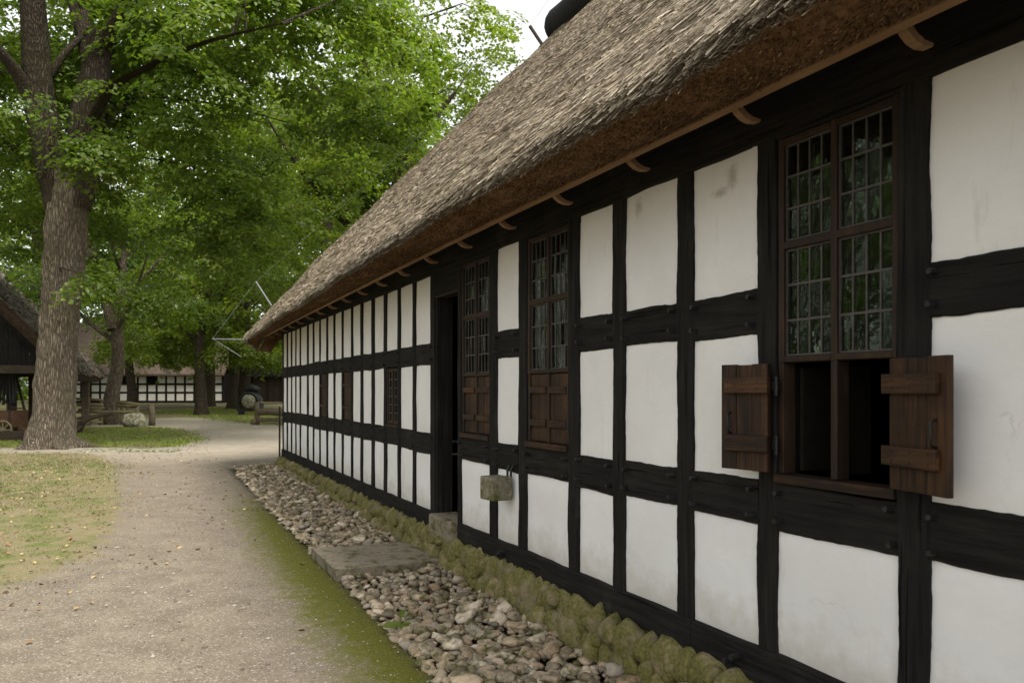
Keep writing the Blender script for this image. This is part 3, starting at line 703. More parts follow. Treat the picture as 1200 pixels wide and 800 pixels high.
gm = MB(); gm.v = [(S_END + 0.1, 0.0, 2.9), (S_END + 0.1, -2*HALF, 2.9), (S_END + 0.1, -HALF, ZR - 0.4)]; gm.f = [(0, 1, 2)]; gm.build("gable_boards", M['post'], house)
gm = MB(); gm.v = [(S_BEG - 0.1, 0.0, 2.9), (S_BEG - 0.1, -2*HALF, 2.9), (S_BEG - 0.1, -HALF, ZR - 0.4)]; gm.f = [(0, 1, 2)]; gm.build("gable_boards", M['post'], house)
# eaves board in lengths, following the sag
for a, b in ((RS0 + 0.3, 3.6), (3.603, 7.9), (7.903, 12.2), (12.203, RS1 - 0.25)):
    m = MB(); n = int((b - a) / 0.25)
    for i in range(n + 1):
        s_ = a + (b - a) * i / n; z_ = ZBo - 0.4 * float(sag(np.array(s_))); w_ = 0.004 * mnoise.noise((s_ * 3, 1, 2))
        m.v += [(s_, TBo + 0.012, z_ - 0.018 + w_), (s_, TBo - 0.018, z_ - 0.026 + w_), (s_, TBo - 0.028, z_ + 0.05), (s_, TBo + 0.02, z_ + 0.05)]
    for i in range(n):
        for j in range(4): m.f.append((i*4+j, i*4+(j+1) % 4, i*4+4+(j+1) % 4, i*4+4+j))
    m.f += [(0, 1, 2, 3), (n*4+3, n*4+2, n*4+1, n*4)]
    m.build("eaves_board", M['eaves_board'], roof)
# curved rafter brackets between wall plate and eaves board
for i in range(22):
    s_ = 0.55 + i * 0.775; z_ = ZBo - 0.4 * float(sag(np.array(s_)))
    prof = [(0.19, z_ - 0.050), (0.23, z_ - 0.053), (0.265, z_ - 0.044), (0.295, z_ - 0.024), (TBo - 0.026, z_ + 0.006)]
    m = MB()
    for k, (t, z) in enumerate(prof):
        h_ = 0.012 + 0.007 * k
        m.v += [(s_ - 0.018, t, z), (s_ + 0.018, t, z), (s_ + 0.018, t - 0.006, z + h_), (s_ - 0.018, t - 0.006, z + h_)]
    n = len(prof) - 1
    for k in range(n):
        for j in range(4): m.f.append((k*4+j, k*4+(j+1) % 4, k*4+4+(j+1) % 4, k*4+4+j))
    m.f += [(3, 2, 1, 0), (n*4, n*4+1, n*4+2, n*4+3)]
    m.build("rafter_bracket", M['eaves_board'], roof)
    m = MB(); m.bar((s_, TBo - 0.05, z_ + 0.035), (s_, -0.1, z_ + 0.40), 0.06, 0.08); m.build("rafter", M['post'], roof)

# reed stalks ---------------------------------------------------------------
def strands(P, D, Nn, L, W, lift0, lift1):
    """flat reed blades: centre, direction, normal, length, width, lift of root and tip"""
    D = D / np.linalg.norm(D, axis=1, keepdims=True); B = np.cross(Nn, D); B /= np.linalg.norm(B, axis=1, keepdims=True)
    a = P - D * (L/2)[:, None] + Nn * lift0[:, None]; c = P + D * (L/2)[:, None] + Nn * lift1[:, None]
    hw = (W/2)[:, None]; roll = (rng.normal(0, 0.35, len(P)) * W)[:, None] * Nn
    Vs = np.stack([a - B*hw, a + B*hw, c + B*hw*0.8 + roll, c - B*hw*0.8 - roll*0.4], 1).reshape(-1, 3)
    return Vs, np.arange(len(P) * 4).reshape(-1, 4)
n = 450000
s_r = 1.5 + (RS1 - 1.5) * rng.random(n) ** 0.85; q_r = LS * rng.random(n) ** 1.25
keep = rng.random(n) < np.clip(1.35 - q_r / LS * 0.5 - 0.035 * s_r, 0.25, 1)
s_r, q_r = s_r[keep], q_r[keep]; n = len(s_r)
dist = np.hypot(s_r - 1.1, 2.4 + q_r * 0.7)
t_r, z_r = roof_pt(s_r, q_r); P = np.stack([s_r, t_r, z_r], -1)
D = np.stack([rng.normal(0, 0.045, n), np.full(n, CA) + rng.normal(0, 0.05, n), np.full(n, -SA) + rng.normal(0, 0.05, n)], -1)
Nn = np.tile([0, SA, CA], (n, 1))
L = rng.uniform(0.09, 0.22, n); W = rng.uniform(0.0017, 0.0035, n) * (1 + dist * 0.06)
Vs, Fs = strands(P, D, Nn, L, W, rng.uniform(-0.008, 0.0, n), rng.uniform(0.001, 0.013, n))
o = np_obj("reed_stalks", Vs, Fs, M['reed'], roof); o["kind"] = "stuff"
# ragged fringe along the drip edge, and cut ends on the underside
n = 45000
s_r = 1.0 + (RS1 - 1.0) * rng.random(n); q_r = rng.uniform(-0.01, 0.09, n)
t_r, z_r = roof_pt(s_r, np.clip(q_r, 0, 1)); P = np.stack([s_r, t_r, z_r - rng.uniform(0, 0.05, n)], -1)
D = np.stack([rng.normal(0, 0.22, n), np.full(n, CA) + rng.normal(0, 0.15, n), np.full(n, -SA) + rng.normal(0, 0.2, n)], -1)
Vs, Fs = strands(P, D, np.tile([0, SA, CA], (n, 1)), rng.uniform(0.03, 0.08, n), rng.uniform(0.002, 0.0045, n), rng.uniform(-0.02, 0, n), rng.uniform(-0.01, 0.012, n))
o = np_obj("eaves_fringe", Vs, Fs, M['reed'], roof); o["kind"] = "stuff"
n = 60000
s_r = 0.5 + (RS1 - 0.6) * rng.random(n) ** 1.15; u_r = rng.random(n)
te, ze = roof_pt(s_r, np.zeros(n)); bz = ZBo - 0.4 * sag(s_r)
P = np.stack([s_r, te + (TBo - te) * u_r, ze + (bz - ze) * u_r - 0.035 * np.sin(math.pi * u_r) - 0.004], -1)
D = np.stack([rng.normal(0, 0.5, n), 0.55 + rng.normal(0, 0.35, n), -0.55 + rng.normal(0, 0.3, n)], -1)
Nn = np.stack([rng.normal(0, 0.5, n), np.full(n, 0.5), -np.ones(n)], -1); Nn /= np.linalg.norm(Nn, axis=1, keepdims=True)
Vs, Fs = strands(P, D, Nn, rng.uniform(0.008, 0.024, n), rng.uniform(0.003, 0.006, n), np.zeros(n), rng.uniform(0, 0.006, n))
o = np_obj("cut_ends", Vs, Fs, M['cut_reed'], roof); o["kind"] = "stuff"
# dark ridge roll with rounded end
m = MB(); RP = []; RR = []
for i in range(40):
    s_ = RS0 + (17.15 - RS0) * i / 39; RP.append((s_, -HALF, ZR + 0.05 + 0.03 * math.sin(s_ * 2.1))); RR.append(0.40 + 0.02 * math.sin(s_ * 3.7))
for e, r in ((0.12, 0.385), (0.25, 0.33), (0.36, 0.24), (0.44, 0.12), (0.47, 0.03)): RP.append((17.15 + e, -HALF, ZR + 0.05 - e * 0.25)); RR.append(r)
m.tube(RP, RR, 20); o = m.build("ridge_roll", M['heather'], roof, True); o["label"] = "dark rounded ridge cover"
for dt in (-1, 1):
    m = MB(); m.bar((16.55, -HALF - dt * 0.25, ZR + 0.35), (16.55, -HALF + dt * 0.35, ZR + 1.15), 0.06, 0.12); m.build("ridge_horn", M['old_wood'], roof)
# lightning conductor carried on stand-off rods along the far verge
lc = empty("lightning_conductor", (0, 0, 0)); lc.parent = house; lc["label"] = "thin wire on stand-off rods along the far gable"
def hl(v): s_, t_ = to_house(v.x, v.y); return (s_, t_, v.z)
T1, T2, T3 = hl(at(249, 397, 15.5)), hl(at(300, 330, 15.9)), hl(at(621, 31, 17.9))
for a, b, r, mt in ((hl(at(292, 398, 15.45)), T1, 0.010, 'steel'), (hl(at(318, 358, 15.8)), T2, 0.014, 'steel'), (hl(at(639, 58, 17.8)), T3, 0.04, 'dark_wood')):
    m = MB(); m.tube([a, b], r, 8); m.build("rod", M[mt], lc)
m = MB(); m.tube([hl(at(283, 418, 15.6)), T1], 0.007, 6); m.build("wire", M['steel'], lc)
m = MB(); m.tube([T1, T2], 0.002, 6); m.build("wire", M['steel'], lc)
m = MB(); m.tube([T2, tuple((np.array(T2) + np.array(T3)) / 2 - np.array([0, 0, 0.15])), T3], 0.0016, 6); m.build("wire", M['steel'], lc)
m = MB(); m.tube([T3, (16.9, -HALF, ZR + 1.1)], 0.004, 6); m.build("wire", M['steel'], lc)
m = MB(); m.tube([(S_END + 0.06, 0.05, 1.3), (S_END + 0.06, 0.05, 0.15)], 0.018, 6); m.build("down_pipe", M['iron'], lc)

# ------------------------------------------------------------------ stone edging strip
strip_me = MB()
strip = bpy.data.objects.new("cobble_strip", None); link(strip); strip["kind"] = "structure"
cell = 0.056; pts = []
for i in range(int(14.4 / cell)):
    for j in range(int(1.08 / cell)):
        s_ = 3.0 + (i + random.uniform(-.45, .45)) * cell; t_ = 0.06 + (j + random.uniform(-.45, .45)) * cell
        edge = 1.0 + 0.05 * mnoise.noise((s_ * 1.4, 0, 0)) - 0.12 * max(0, (s_ - 13) / 4)
        if t_ < edge and not (7.66 < s_ < 8.58 and t_ > 0.06) and random.random() < 0.93: pts.append((s_, t_))
big = []
for i in range(230):
    s_, t_ = random.uniform(3.0, 17.2), random.uniform(0.12, 0.98)
    if not (7.60 < s_ < 8.64): big.append((s_, t_))
rocks = [rock_mesh("stone", M['cobble'], 2, 31 + i, 0.42) for i in range(8)]
low = [rock_mesh("stone_far", M['cobble'], 1, 31 + i, 0.42) for i in range(8)]
lowV = [np.array([v.co[:] for v in me.vertices]) for me in low]; lowF = [np.array([p.vertices[:] for p in me.polygons]) for me in low]
items = []
for k, (s_, t_) in enumerate(pts + big):
    size = random.uniform(0.05, 0.10) if k < len(pts) else random.uniform(0.09, 0.135)
    wx, wy, _ = to_world(s_, t_, 0)
    pile = 0.03 * mnoise.noise((s_ * 2, t_ * 2, 3)) + 0.035 * max(0, 1 - t_ / 0.4)
    z = float(gz(wy)) - 0.025 + pile + size * 0.22 + random.uniform(0, 0.025) + (0.02 if k >= len(pts) else 0)
    items.append(((wx, wy, z), (random.uniform(-.4, .4), random.uniform(-.4, .4), random.uniform(0, 6.28)), (size * random.uniform(1.0, 1.5), size * random.uniform(0.8, 1.15), size * random.uniform(0.42, 0.75)), size))
items.sort(key=lambda a: -(a[3] / a[0][1]))
def in_view(p): x = 600 + F * p[0] / p[1]; y = VY - F * (p[2] - EYE) / p[1]; return -10 < x < 1210 and y < 815
items = [a for a in items if in_view(a[0])]
for loc, rot, scl, _ in items[:300]: inst("stone", random.choice(rocks), strip, loc, rot, scl)
VV, FF, o0 = [], [], 0
from mathutils import Euler
for loc, rot, scl, _ in items[300:]:
    k = random.randrange(8); mt = np.array(Euler(rot).to_matrix()); v = (lowV[k] * np.array(scl)) @ mt.T + np.array(loc)
    VV.append(v); FF.append(lowF[k] + o0); o0 += len(v)
o = np_obj("stones", np.concatenate(VV), np.concatenate(FF), M['cobble'], strip, True); o["kind"] = "stuff"

# slab bridge in front of the door
def rough_slab(name, L_, W_, H_, mat, seed):
    import bmesh
    bm = bmesh.new(); bmesh.ops.create_grid(bm, x_segments=14, y_segments=14, size=0.5)
    for v in bm.verts:
        x, y = v.co.x, v.co.y; v.co = Vector((x * L_ * (1 + 0.05 * mnoise.noise((y * 4, seed, 0))), y * W_ * (1 + 0.05 * mnoise.noise((x * 4, seed, 9))), 0.006 * mnoise.noise((x * 5, y * 5, seed)) - 0.012 * (max(abs(x), abs(y)) > 0.47)))
    ret = bmesh.ops.extrude_face_region(bm, geom=bm.faces[:])
    for v in [e for e in ret['geom'] if isinstance(e, bmesh.types.BMVert)]: v.co.z -= H_; v.co.x *= 0.97 + 0.03 * mnoise.noise((v.co.x * 9, v.co.y * 9, 1)); v.co.y *= 0.97
    bmesh.ops.recalc_face_normals(bm, faces=bm.faces[:])
    me = bpy.data.meshes.new(name); bm.to_mesh(me); bm.free(); me.materials.append(mat)
    return me
sl = bpy.data.objects.new("stone_slab", rough_slab("stone_slab", 0.90, 0.95, 0.12, M['slab'], 2)); link(sl)
sw = to_world(8.12, 0.56, 0); sl.location = (sw[0], sw[1], float(gz(sw[1])) + 0.09); sl.rotation_euler = (R(1.0), R(-1.0), R(90) + TH + R(2))
tag(sl, "flat worn sandstone slab lying over the cobbles before the dark doorway", "stone slab")

# ------------------------------------------------------------------ trees
def leaf_faces(C, Nn, A, L, asp, four):
    """leaf blades: centre, normal, long axis, length; folded along the midrib"""
    Nn = Nn / np.linalg.norm(Nn, axis=1, keepdims=True)
    A = A - Nn * np.sum(A * Nn, 1, keepdims=True); A /= np.linalg.norm(A, axis=1, keepdims=True) + 1e-9
    B = np.cross(Nn, A); L = L[:, None]; k = len(C)
    f = Nn * L * 0.10
    if four:
        P = [C - A*L*.5, C - A*L*.12 + B*L*asp*.5 + f, C + A*L*.25 + B*L*asp*.42 + f, C + A*L*.5 - f*.6, C + A*L*.25 - B*L*asp*.42 + f, C - A*L*.12 - B*L*asp*.5 + f]
        Vx = np.stack(P, 1).reshape(-1, 3); b = (np.arange(k) * 6)[:, None]
        Fx = np.concatenate([b + np.array([[0, 1, 2, 3]]), b + np.array([[0, 3, 4, 5]])], 1).reshape(-1, 4)
    else:
        P = [C - A*L*.5, C + B*L*asp*.5 + f, C + A*L*.5, C - B*L*asp*.5 + f]
        Vx = np.stack(P, 1).reshape(-1, 3); b = (np.arange(k) * 4)[:, None]; Fx = b + np.array([[0, 1, 2, 3]])
    return Vx, Fx
def sprays(C, Rr, out, per, leaf, four=False, asp=0.62, droop=0.35):
    k = len(C); n = k * per; ii = np.repeat(np.arange(k), per)
    ph = rng.uniform(0, 2*np.pi, n); rho = np.sqrt(rng.random(n))
    # leaves gather along a handful of twigs in each spray
    ph = np.round(ph / (2*np.pi/9)) * (2*np.pi/9) + rng.normal(0, 0.17, n) + np.repeat(rng.uniform(0, 6, k), per)
    r = Rr[ii] * rho; ox, oy = r*np.cos(ph), r*np.sin(ph)
    lean = ox*out[ii, 0] + oy*out[ii, 1]
    tl = np.repeat(rng.normal(0, 0.22, (k, 2)), per, axis=0)
    oz = rng.normal(0, 0.11, n)*Rr[ii] - droop*rho**2*Rr[ii] - lean*0.6 + ox*tl[:, 0] + oy*tl[:, 1]
    P = C[ii] + np.stack([ox, oy, oz], -1)
    Nn = np.stack([rng.normal(0, .5, n) + 0.2*np.cos(ph) + 0.7*out[ii, 0], rng.normal(0, .5, n) + 0.2*np.sin(ph) + 0.7*out[ii, 1], np.full(n, .85)], -1)
    A = np.stack([np.cos(ph) + rng.normal(0, .6, n), np.sin(ph) + rng.normal(0, .6, n), rng.normal(-0.25, .3, n)], -1)
    return leaf_faces(P, Nn, A, leaf * rng.uniform(0.65, 1.25, n), asp, four)
def ellipsoid(c, r, n, hollow=0.35):
    d = rng.normal(0, 1, (n, 3)); d /= np.linalg.norm(d, axis=1, keepdims=True)
    k = (hollow**3 + (1 - hollow**3) * rng.random(n)) ** (1/3)
    return np.array(c) + d * k[:, None] * np.array(r)
def clumps(c, r, nclump, per, rad, hollow=0.45):
    """many small leaf clumps inside a big ellipsoid; each clump is a shell of sprays, thin underneath"""
    K = ellipsoid(c, r, nclump, hollow); out = []
    for k in K:
        q = rad * rng.uniform(0.7, 1.3); d = rng.normal(0, 1, (per, 3)); d[:, 2] = d[:, 2]*0.8 + 0.45; d /= np.linalg.norm(d, axis=1, keepdims=True)
        out.append(np.concatenate([k + d*q*np.array([1.15, 1.15, .75])*rng.uniform(.7, 1.0, (per, 1)), d], 1))
    return np.concatenate(out)
def smooth_path(pts, rad, m=6):
    """Catmull-Rom through the points"""
    P = [Vector(p) for p in pts]; out, ro = [], []
    for i in range(len(P) - 1):
        p0, p1, p2, p3 = P[max(i-1, 0)], P[i], P[i+1], P[min(i+2, len(P)-1)]
        for j in range(m):
            t = j / m
            out.append(0.5*((2*p1) + (p2-p0)*t + (2*p0-5*p1+4*p2-p3)*t*t + (3*p1-p0-3*p2+p3)*t**3)); ro.append(rad[i] + (rad[i+1]-rad[i])*t)
    out.append(P[-1]); ro.append(rad[-1]); return out, ro
def bark_tube(mb, pts, rad, n, amp=0.0, flare=0.0, seed=0.0):
    """tube with fissured bark relief and root flare at the start"""
    b = len(mb.v); m = len(pts); ln = 0.0
    for i, p in enumerate(pts):
        p = Vector(p)
        if i: ln += (p - Vector(pts[i-1])).length
        for k in range(n):
            w = 2*math.pi*k/n; r = rad[i]
            if flare and ln < 1.6:
                fl = (1 - ln/1.6)**2.6; r *= 1 + flare*fl*(0.55 + 0.45*math.sin(w*5 + seed) + 0.3*math.sin(w*3 + 1.3*seed))
            if amp:
                q = Vector((math.cos(w)*rad[i]*7, math.sin(w)*rad[i]*7, ln*1.5 + seed))
                r += amp*(abs(mnoise.noise(q)) * 1.6 - 0.4) + amp*0.8*mnoise.noise(q*2.3)
            mb.v.append((p.x + math.cos(w)*r, p.y + math.sin(w)*r, p.z))
    for i in range(m-1):
        for k in range(n): mb.f.append((b+i*n+k, b+i*n+(k+1) % n, b+(i+1)*n+(k+1) % n, b+(i+1)*n+k))
def build_tree(name, base, trunk_mb, C, Rr, centre, per, leaf, lmat, bmat, label, cat="tree", group=None, four=False, twigs=0.3, limbs=None, limb_mbs=(), limb_mat=None):
    t = empty(name, base); tw = MB(); tag(t, label, cat, group)
    B = np.array(base)
    if limbs is not None and twigs:
        LP = np.array([p for l in limbs for p in l])
        for c in C[rng.random(len(C)) < twigs][:, :3]:
            d2 = np.sum((LP - c)**2, 1) + np.where(LP[:, 2] > c[2] + 0.5, 30, 0); q = LP[np.argmin(d2)]
            if np.linalg.norm(q - c) > 2.4: continue
            mid = q*0.45 + c*0.55 + np.array([0, 0, 0.35]) + rng.normal(0, .2, 3); dd = np.linalg.norm(q-c)
            tw.tube([q, mid, c - np.array([0, 0, .05])], [0.010*dd + 0.010, 0.006*dd + 0.006, 0.004], 5, False)
    trunk_mb.v = [(x - B[0], y - B[1], z - B[2]) for x, y, z in trunk_mb.v]
    trunk_mb.build("trunk", bmat, t, True)
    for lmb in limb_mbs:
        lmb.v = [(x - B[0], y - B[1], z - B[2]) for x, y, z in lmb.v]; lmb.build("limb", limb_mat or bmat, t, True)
    if tw.v:
        tw.v = [(x - B[0], y - B[1], z - B[2]) for x, y, z in tw.v]; tw.build("twigs", limb_mat or bmat, t)["kind"] = "stuff"
    Vx, Fx = sprays(C[:, :3], Rr, C[:, 3:], per, leaf, four)
    np_obj("crown", Vx - B, Fx, lmat, t)
    return t

# the big oak beside the path: limbs laid out in the tree's own plane at its distance
YO = 19.7
ox, oy = (62 - 600) / F * YO, YO; obase = (ox, oy, float(gz(oy)))
def op(px, py, dy=0.0): return at(px, py, YO + dy)
PXM = YO / F
LIMBS = [
 ([(61, 526, 0), (62, 505, 0), (64, 476, 0), (67, 420, 0), (70, 370, 0), (75, 310, 0), (78, 262, 0), (80, 225, 0), (80, 205, 0)], [25, 24, 22, 20.5, 20.5, 21.5, 22, 22, 20], 110, 0.04),
 ([(76, 250, 0), (62, 195, -.1), (52, 150, -.2), (44, 90, -.4), (38, 0, -.8), (26, -130, -1.5), (10, -260, -2)], [20, 18.5, 17, 15.5, 13, 9, 4], 36, 0.02),
 ([(46, 165, -.2), (34, 115, -.5), (12, 75, -1), (-40, 20, -1.8), (-110, -60, -2.5)], [9, 8.5, 8, 6, 3], 20, 0.012),
 ([(86, 245, 0), (97, 200, .1), (103, 130, .2), (116, 70, .3), (118, 40, .3)], [18, 19, 18, 16, 13], 36, 0.02),
 ([(112, 80, .3), (100, 35, .5), (86, -20, .8), (70, -120, 1.4), (60, -240, 2)], [14, 13, 11, 8, 3], 24, 0.014),
 ([(116, 68, .3), (135, 30, 0), (160, -15, -.5), (200, -90, -1.5), (240, -170, -2)], [11, 9.5, 8.5, 6, 3], 24, 0.012),
 ([(104, 150, .2), (130, 105, -.6), (175, 78, -1.6), (240, 50, -2.6), (330, 28, -3.4)], [7, 6, 5, 3.6, 1.5], 14, 0.008),
 ([(58, 90, -.3), (78, 60, -.2), (96, 42, .2)], [5, 4.5, 4], 12, 0.006),
 ([(98, 215, 0), (130, 185, 1.2), (200, 190, 2.6), (300, 215, 3.6)], [6, 5, 4, 1.5], 12, 0.006),
 ([(100, 180, .2), (150, 120, 2), (240, 120, 3.5), (360, 150, 4.5)], [7, 6, 4.5, 1.5], 12, 0.006),
]
tm = MB(); oak_limbs = []; limb_pts = []
for pts, rad, n, amp in LIMBS:
    P, r = smooth_path([op(*p) for p in pts], [x*PXM for x in rad], 14 if n > 50 else 6)
    if n > 50: P = [p - Vector((0, 0, 0.12)) if i == 0 else p for i, p in enumerate(P)]
    if n < 50: oak_limbs.append(MB())
    bark_tube(tm if n > 50 else oak_limbs[-1], P, r, n, amp, 0.34 if n > 50 else 0.0, seed=n*0.37)
    limb_pts.append(np.array([p[:] for p in P[3:]]))
root_pts = []
for w, L_ in ((0.2, 0.9), (1.2, 0.5), (2.6, 0.5), (3.6, 0.5), (4.4, 0.35), (5.5, 0.6)):      # surface roots
    p0 = Vector(obase) + Vector((math.cos(w)*0.42, math.sin(w)*0.42, 0.14)); p1 = p0 + Vector((math.cos(w)*L_*.5, math.sin(w)*L_*.5, -0.13)); p2 = p0 + Vector((math.cos(w+.3)*L_, math.sin(w+.3)*L_, -0.24))
    P, r = smooth_path([p0, p1, p2], [0.20, 0.10, 0.03], 5); root_pts.append((P, r))
def pe(px, py, Y, rx, ry, rd, nc, per, rad, hollow=0.45):
    c = at(px, py, Y); k = Y / F; return clumps(c[:], (rx*k, rd, ry*k), nc, per, rad, hollow)
C = np.concatenate([pe(262, 100, 20.5, 225, 150, 4.0, 64, 11, 1.15), pe(275, 270, 22.5, 150, 60, 2.0, 7, 10, 0.95), pe(-70, 110, 20, 160, 200, 4.2, 26, 11, 1.2), pe(90, -120, 19, 280, 80, 3.5, 17, 10, 1.2),
                    pe(92, 188, 18.3, 55, 16, .4, 4, 6, .45), pe(60, 60, 23.5, 150, 130, 1.8, 24, 11, 1.1), pe(60, 235, 25.0, 130, 60, 1.2, 12, 10, 1.0)])
px = 600 + F*C[:, 0]/C[:, 1]; py = VY - F*(C[:, 2]-EYE)/C[:, 1]
C = C[~((C[:, 1] < 20.6) & (px < 135) & (px > 8) & (py > 210))]
px = 600 + F*C[:, 0]/C[:, 1]; py = VY - F*(C[:, 2]-EYE)/C[:, 1]
C = C[~((C[:, 1] < 19.6) & (px < 150) & (px > 5) & (py < 160) & (rng.random(len(C)) < 0.75))]
tuft = [[*op(a_, b_, -1.15)[:], 0.3, -0.5, 0.8] for a_, b_ in ((98, 332), (106, 320), (113, 345), (92, 340))]
C = np.concatenate([C, np.array(tuft)])
oak = build_tree("oak_tree", obase, tm, C, rng.uniform(0.36, 0.66, len(C)), op(80, 100), 74, 0.13, M['oak_leaf'], M['bark'], "massive rough-barked oak with forked trunk standing on the lawn beside the path", four=True, twigs=0.14, limbs=limb_pts, limb_mbs=oak_limbs, limb_mat=M['bark_dark'])  # limbs darker than the trunk: crown shade put into their bark colour, with algae

for P, r in root_pts: rt = MB(); rt.tube([p - Vector(obase) for p in P], r, 10); rt.build("root", M['bark'], oak, True)
def park_tree(name, x, y, H, rc, zb, tr, n, per, leaf, lmat, bmat, label, lean=(0, 0), skirt=0, group="trees behind the courtyard", fork=None, hollow=0.25):
    g = float(gz(y)); base = (x, y, g); mb = MB(); limbs = []; lmbs = []
    top = Vector((x + lean[0], y + lean[1], g + H*0.72)); b = Vector((x, y, g - 0.15))
    mids = [b + (top - b)*f + Vector((random.uniform(-.12, .12), random.uniform(-.1, .1), 0))*(f > 0) for f in (0, .12, .3, .5, .75, 1)]
    P, r = smooth_path(mids, [tr*1.18, tr*1.0, tr*.88, tr*.72, tr*.45, tr*.12], 7)
    bark_tube(mb, P, r, 24, tr*0.06, 0.35, seed=x); limbs.append(np.array([p[:] for p in P[10:]]))
    for k in range(9):
        f = 0.40 + 0.50*k/9; p0 = b + (top - b)*f; a = k*2.4 + x; ln = rc*random.uniform(.55, .85)*(1.1 - 0.5*f)
        p2 = p0 + Vector((math.cos(a)*ln, math.sin(a)*ln, ln*random.uniform(.6, 1.1))); p1 = (p0 + p2)/2 + Vector((0, 0, -0.12*ln))
        rr = tr*(0.52 - 0.3*f); P2, r2 = smooth_path([p0, p1, p2], [rr, rr*.65, rr*.2], 5)
        lmbs.append(MB().tube(P2, r2, 9, False)); limbs.append(np.array([p[:] for p in P2]))
    for fk in ([fork] if fork else []):
        P2, r2 = smooth_path([Vector(p) for p in fk], [tr*.75, tr*.6, tr*.4, tr*.15][:len(fk)], 5); lmbs.append(MB().tube(P2, r2, 14, False)); limbs.append(np.array([p[:] for p in P2]))
    zc = g + (zb + H)/2; hz = (H - zb)/2
    parts = []
    for k in range(7):
        a = k*2.1 + y; f = (k + .5)/7
        cx, cy, cz = x + lean[0]*f + math.cos(a)*rc*.38, y + lean[1]*f + math.sin(a)*rc*.38, g + zb + (H - zb)*(0.12 + 0.76*f)
        w = math.sin(math.pi*min(1, 0.28 + 0.62*f)); nc = max(3, int(n*w/6.2/11))
        parts.append(clumps((cx, cy, cz), (rc*.62*w, rc*.62*w, hz*.34), nc, 11, 1.25*rc/6.5, .5))
    if skirt: parts.append(clumps((x, y, g + zb + 0.9), (rc*.9, rc*.9, 0.9), skirt//9, 9, 0.9, 0.6))
    C = np.concatenate(parts)
    return build_tree(name, base, mb, C, rng.uniform(.55, .95, len(C))*max(0.8, rc/7.0), (x, y, zc), int(per*.72), leaf, lmat, bmat, label, "tree", group, False, 0.06, limbs, lmbs)
def gxy(px, py): return ground_at(px, py)
x2, y2 = gxy(129, 497)
t2 = park_tree("park_tree", x2, y2, 11.5, 4.8, 3.6, 0.28, 300, 85, 0.15, M['oak_leaf'], M['bark'], "grey-barked forked tree rising just left of the boulder", (0.3, 0.5), 70, fork=[(x2 + .1, y2, 4.0), (x2 - .25, y2 + .1, 5.2), (x2 - .9, y2 + .2, 7.0), (x2 - 1.8, y2 + .5, 10)])
x3, y3 = gxy(237, 486)
park_tree("park_tree", x3, y3, 13, 6.0, 2.9, 0.28, 330, 80, 0.18, M['lime_leaf'], M['bark_dark'], "straight reddish-brown trunk with wide base on the lawn before the far house", (-0.2, 0), 130)
x4, y4 = (288 - 600)/F*46, 46
park_tree("park_tree", x4, y4, 14, 6.5, 2.8, 0.32, 380, 80, 0.20, M['lime_leaf'], M['bark_dark'], "dark trunk beside the arched hood, under the tip of the long eaves", (0, 0), 120)
x5, y5 = (153 - 600)/F*52, 52
park_tree("park_tree", x5, y5, 13, 5.0, 3.6, 0.30, 200, 70, 0.22, M['dark_leaf'], M['bark_dark'], "slim dark trunk standing close before the far timber-framed wall", (0, 0))
park_tree("park_tree", -4.9, 29.0, 20.5, 5.7, 3.0, 0.42, 950, 95, 0.16, M['lime_leaf'], M['bark_dark'], "bright green tree spreading its crown behind the far gable of the thatched house", (-0.6, 0.4),
          fork=[(-5.2, 29, 5.5), (-4.4, 28.4, 8.0), (-3.4, 28, 10.2), (-2.0, 27.8, 12.0)])
park_tree("park_tree", -0.6, 41.0, 18.8, 5.8, 3.0, 0.42, 720, 85, 0.19, M['lime_leaf'], M['bark_dark'], "tree whose top shows against the sky just above the thatched roof slope", (0.5, 0))
park_tree("park_tree", 3.4, 52.0, 21.4, 6.0, 3.0, 0.42, 600, 75, 0.24, M['dark_leaf'], M['bark_dark'], "farthest tree top touching the ridge end of the thatched roof", (0.3, 0))
park_tree("park_tree", -9.0, 39.0, 22, 6.3, 2.6, 0.4, 560, 85, 0.19, M['oak_leaf'], M['bark_dark'], "tall full tree filling the gap between the oak and the thatched gable", (0, 0))
park_tree("park_tree", -25.5, 43.0, 24, 7.5, 3.2, 0.42, 700, 80, 0.2, M['dark_leaf'], M['bark_dark'], "dark leafy tree behind the open thatched shed, left of the oak trunk", (0, 0))
park_tree("park_tree", -24.0, 70.0, 31, 9, 5.0, 0.45, 560, 80, 0.3, M["lime_leaf"], M["bark_dark"], "tall pale-green distant tree directly behind the oak trunk fork", (0, 0))
park_tree("park_tree", -10.5, 62.0, 27, 9, 3.0, 0.45, 640, 80, 0.3, M["oak_leaf"], M["bark_dark"], "tall distant tree closing the gap between oak crown and thatched gable", (0, 0))
park_tree("park_tree", -34.0, 60.0, 28, 10, 3.0, 0.45, 640, 80, 0.3, M["oak_leaf"], M["bark_dark"], "tall distant tree seen between the oak limbs at upper left", (0, 0))
park_tree("park_tree", -17.0, 74.0, 30, 10, 4.0, 0.5, 640, 75, 0.34, M['lime_leaf'], M['bark_dark'], "tall tree rising beyond the roof of the far tiled house", (0, 0))
park_tree("park_tree", -30.0, 38.0, 15, 6.5, 2.6, 0.42, 460, 80, 0.2, M['oak_leaf'], M['bark_dark'], "leafy tree at the left picture edge above the thatched shed roof", (0, 0))
park_tree("park_tree", -21.0, 55.0, 16, 7.5, 2.4, 0.40, 480, 80, 0.25, M['lime_leaf'], M['bark_dark'], "low-branched tree whose leaves hang over the far tiled roof", (0, 0), 110)
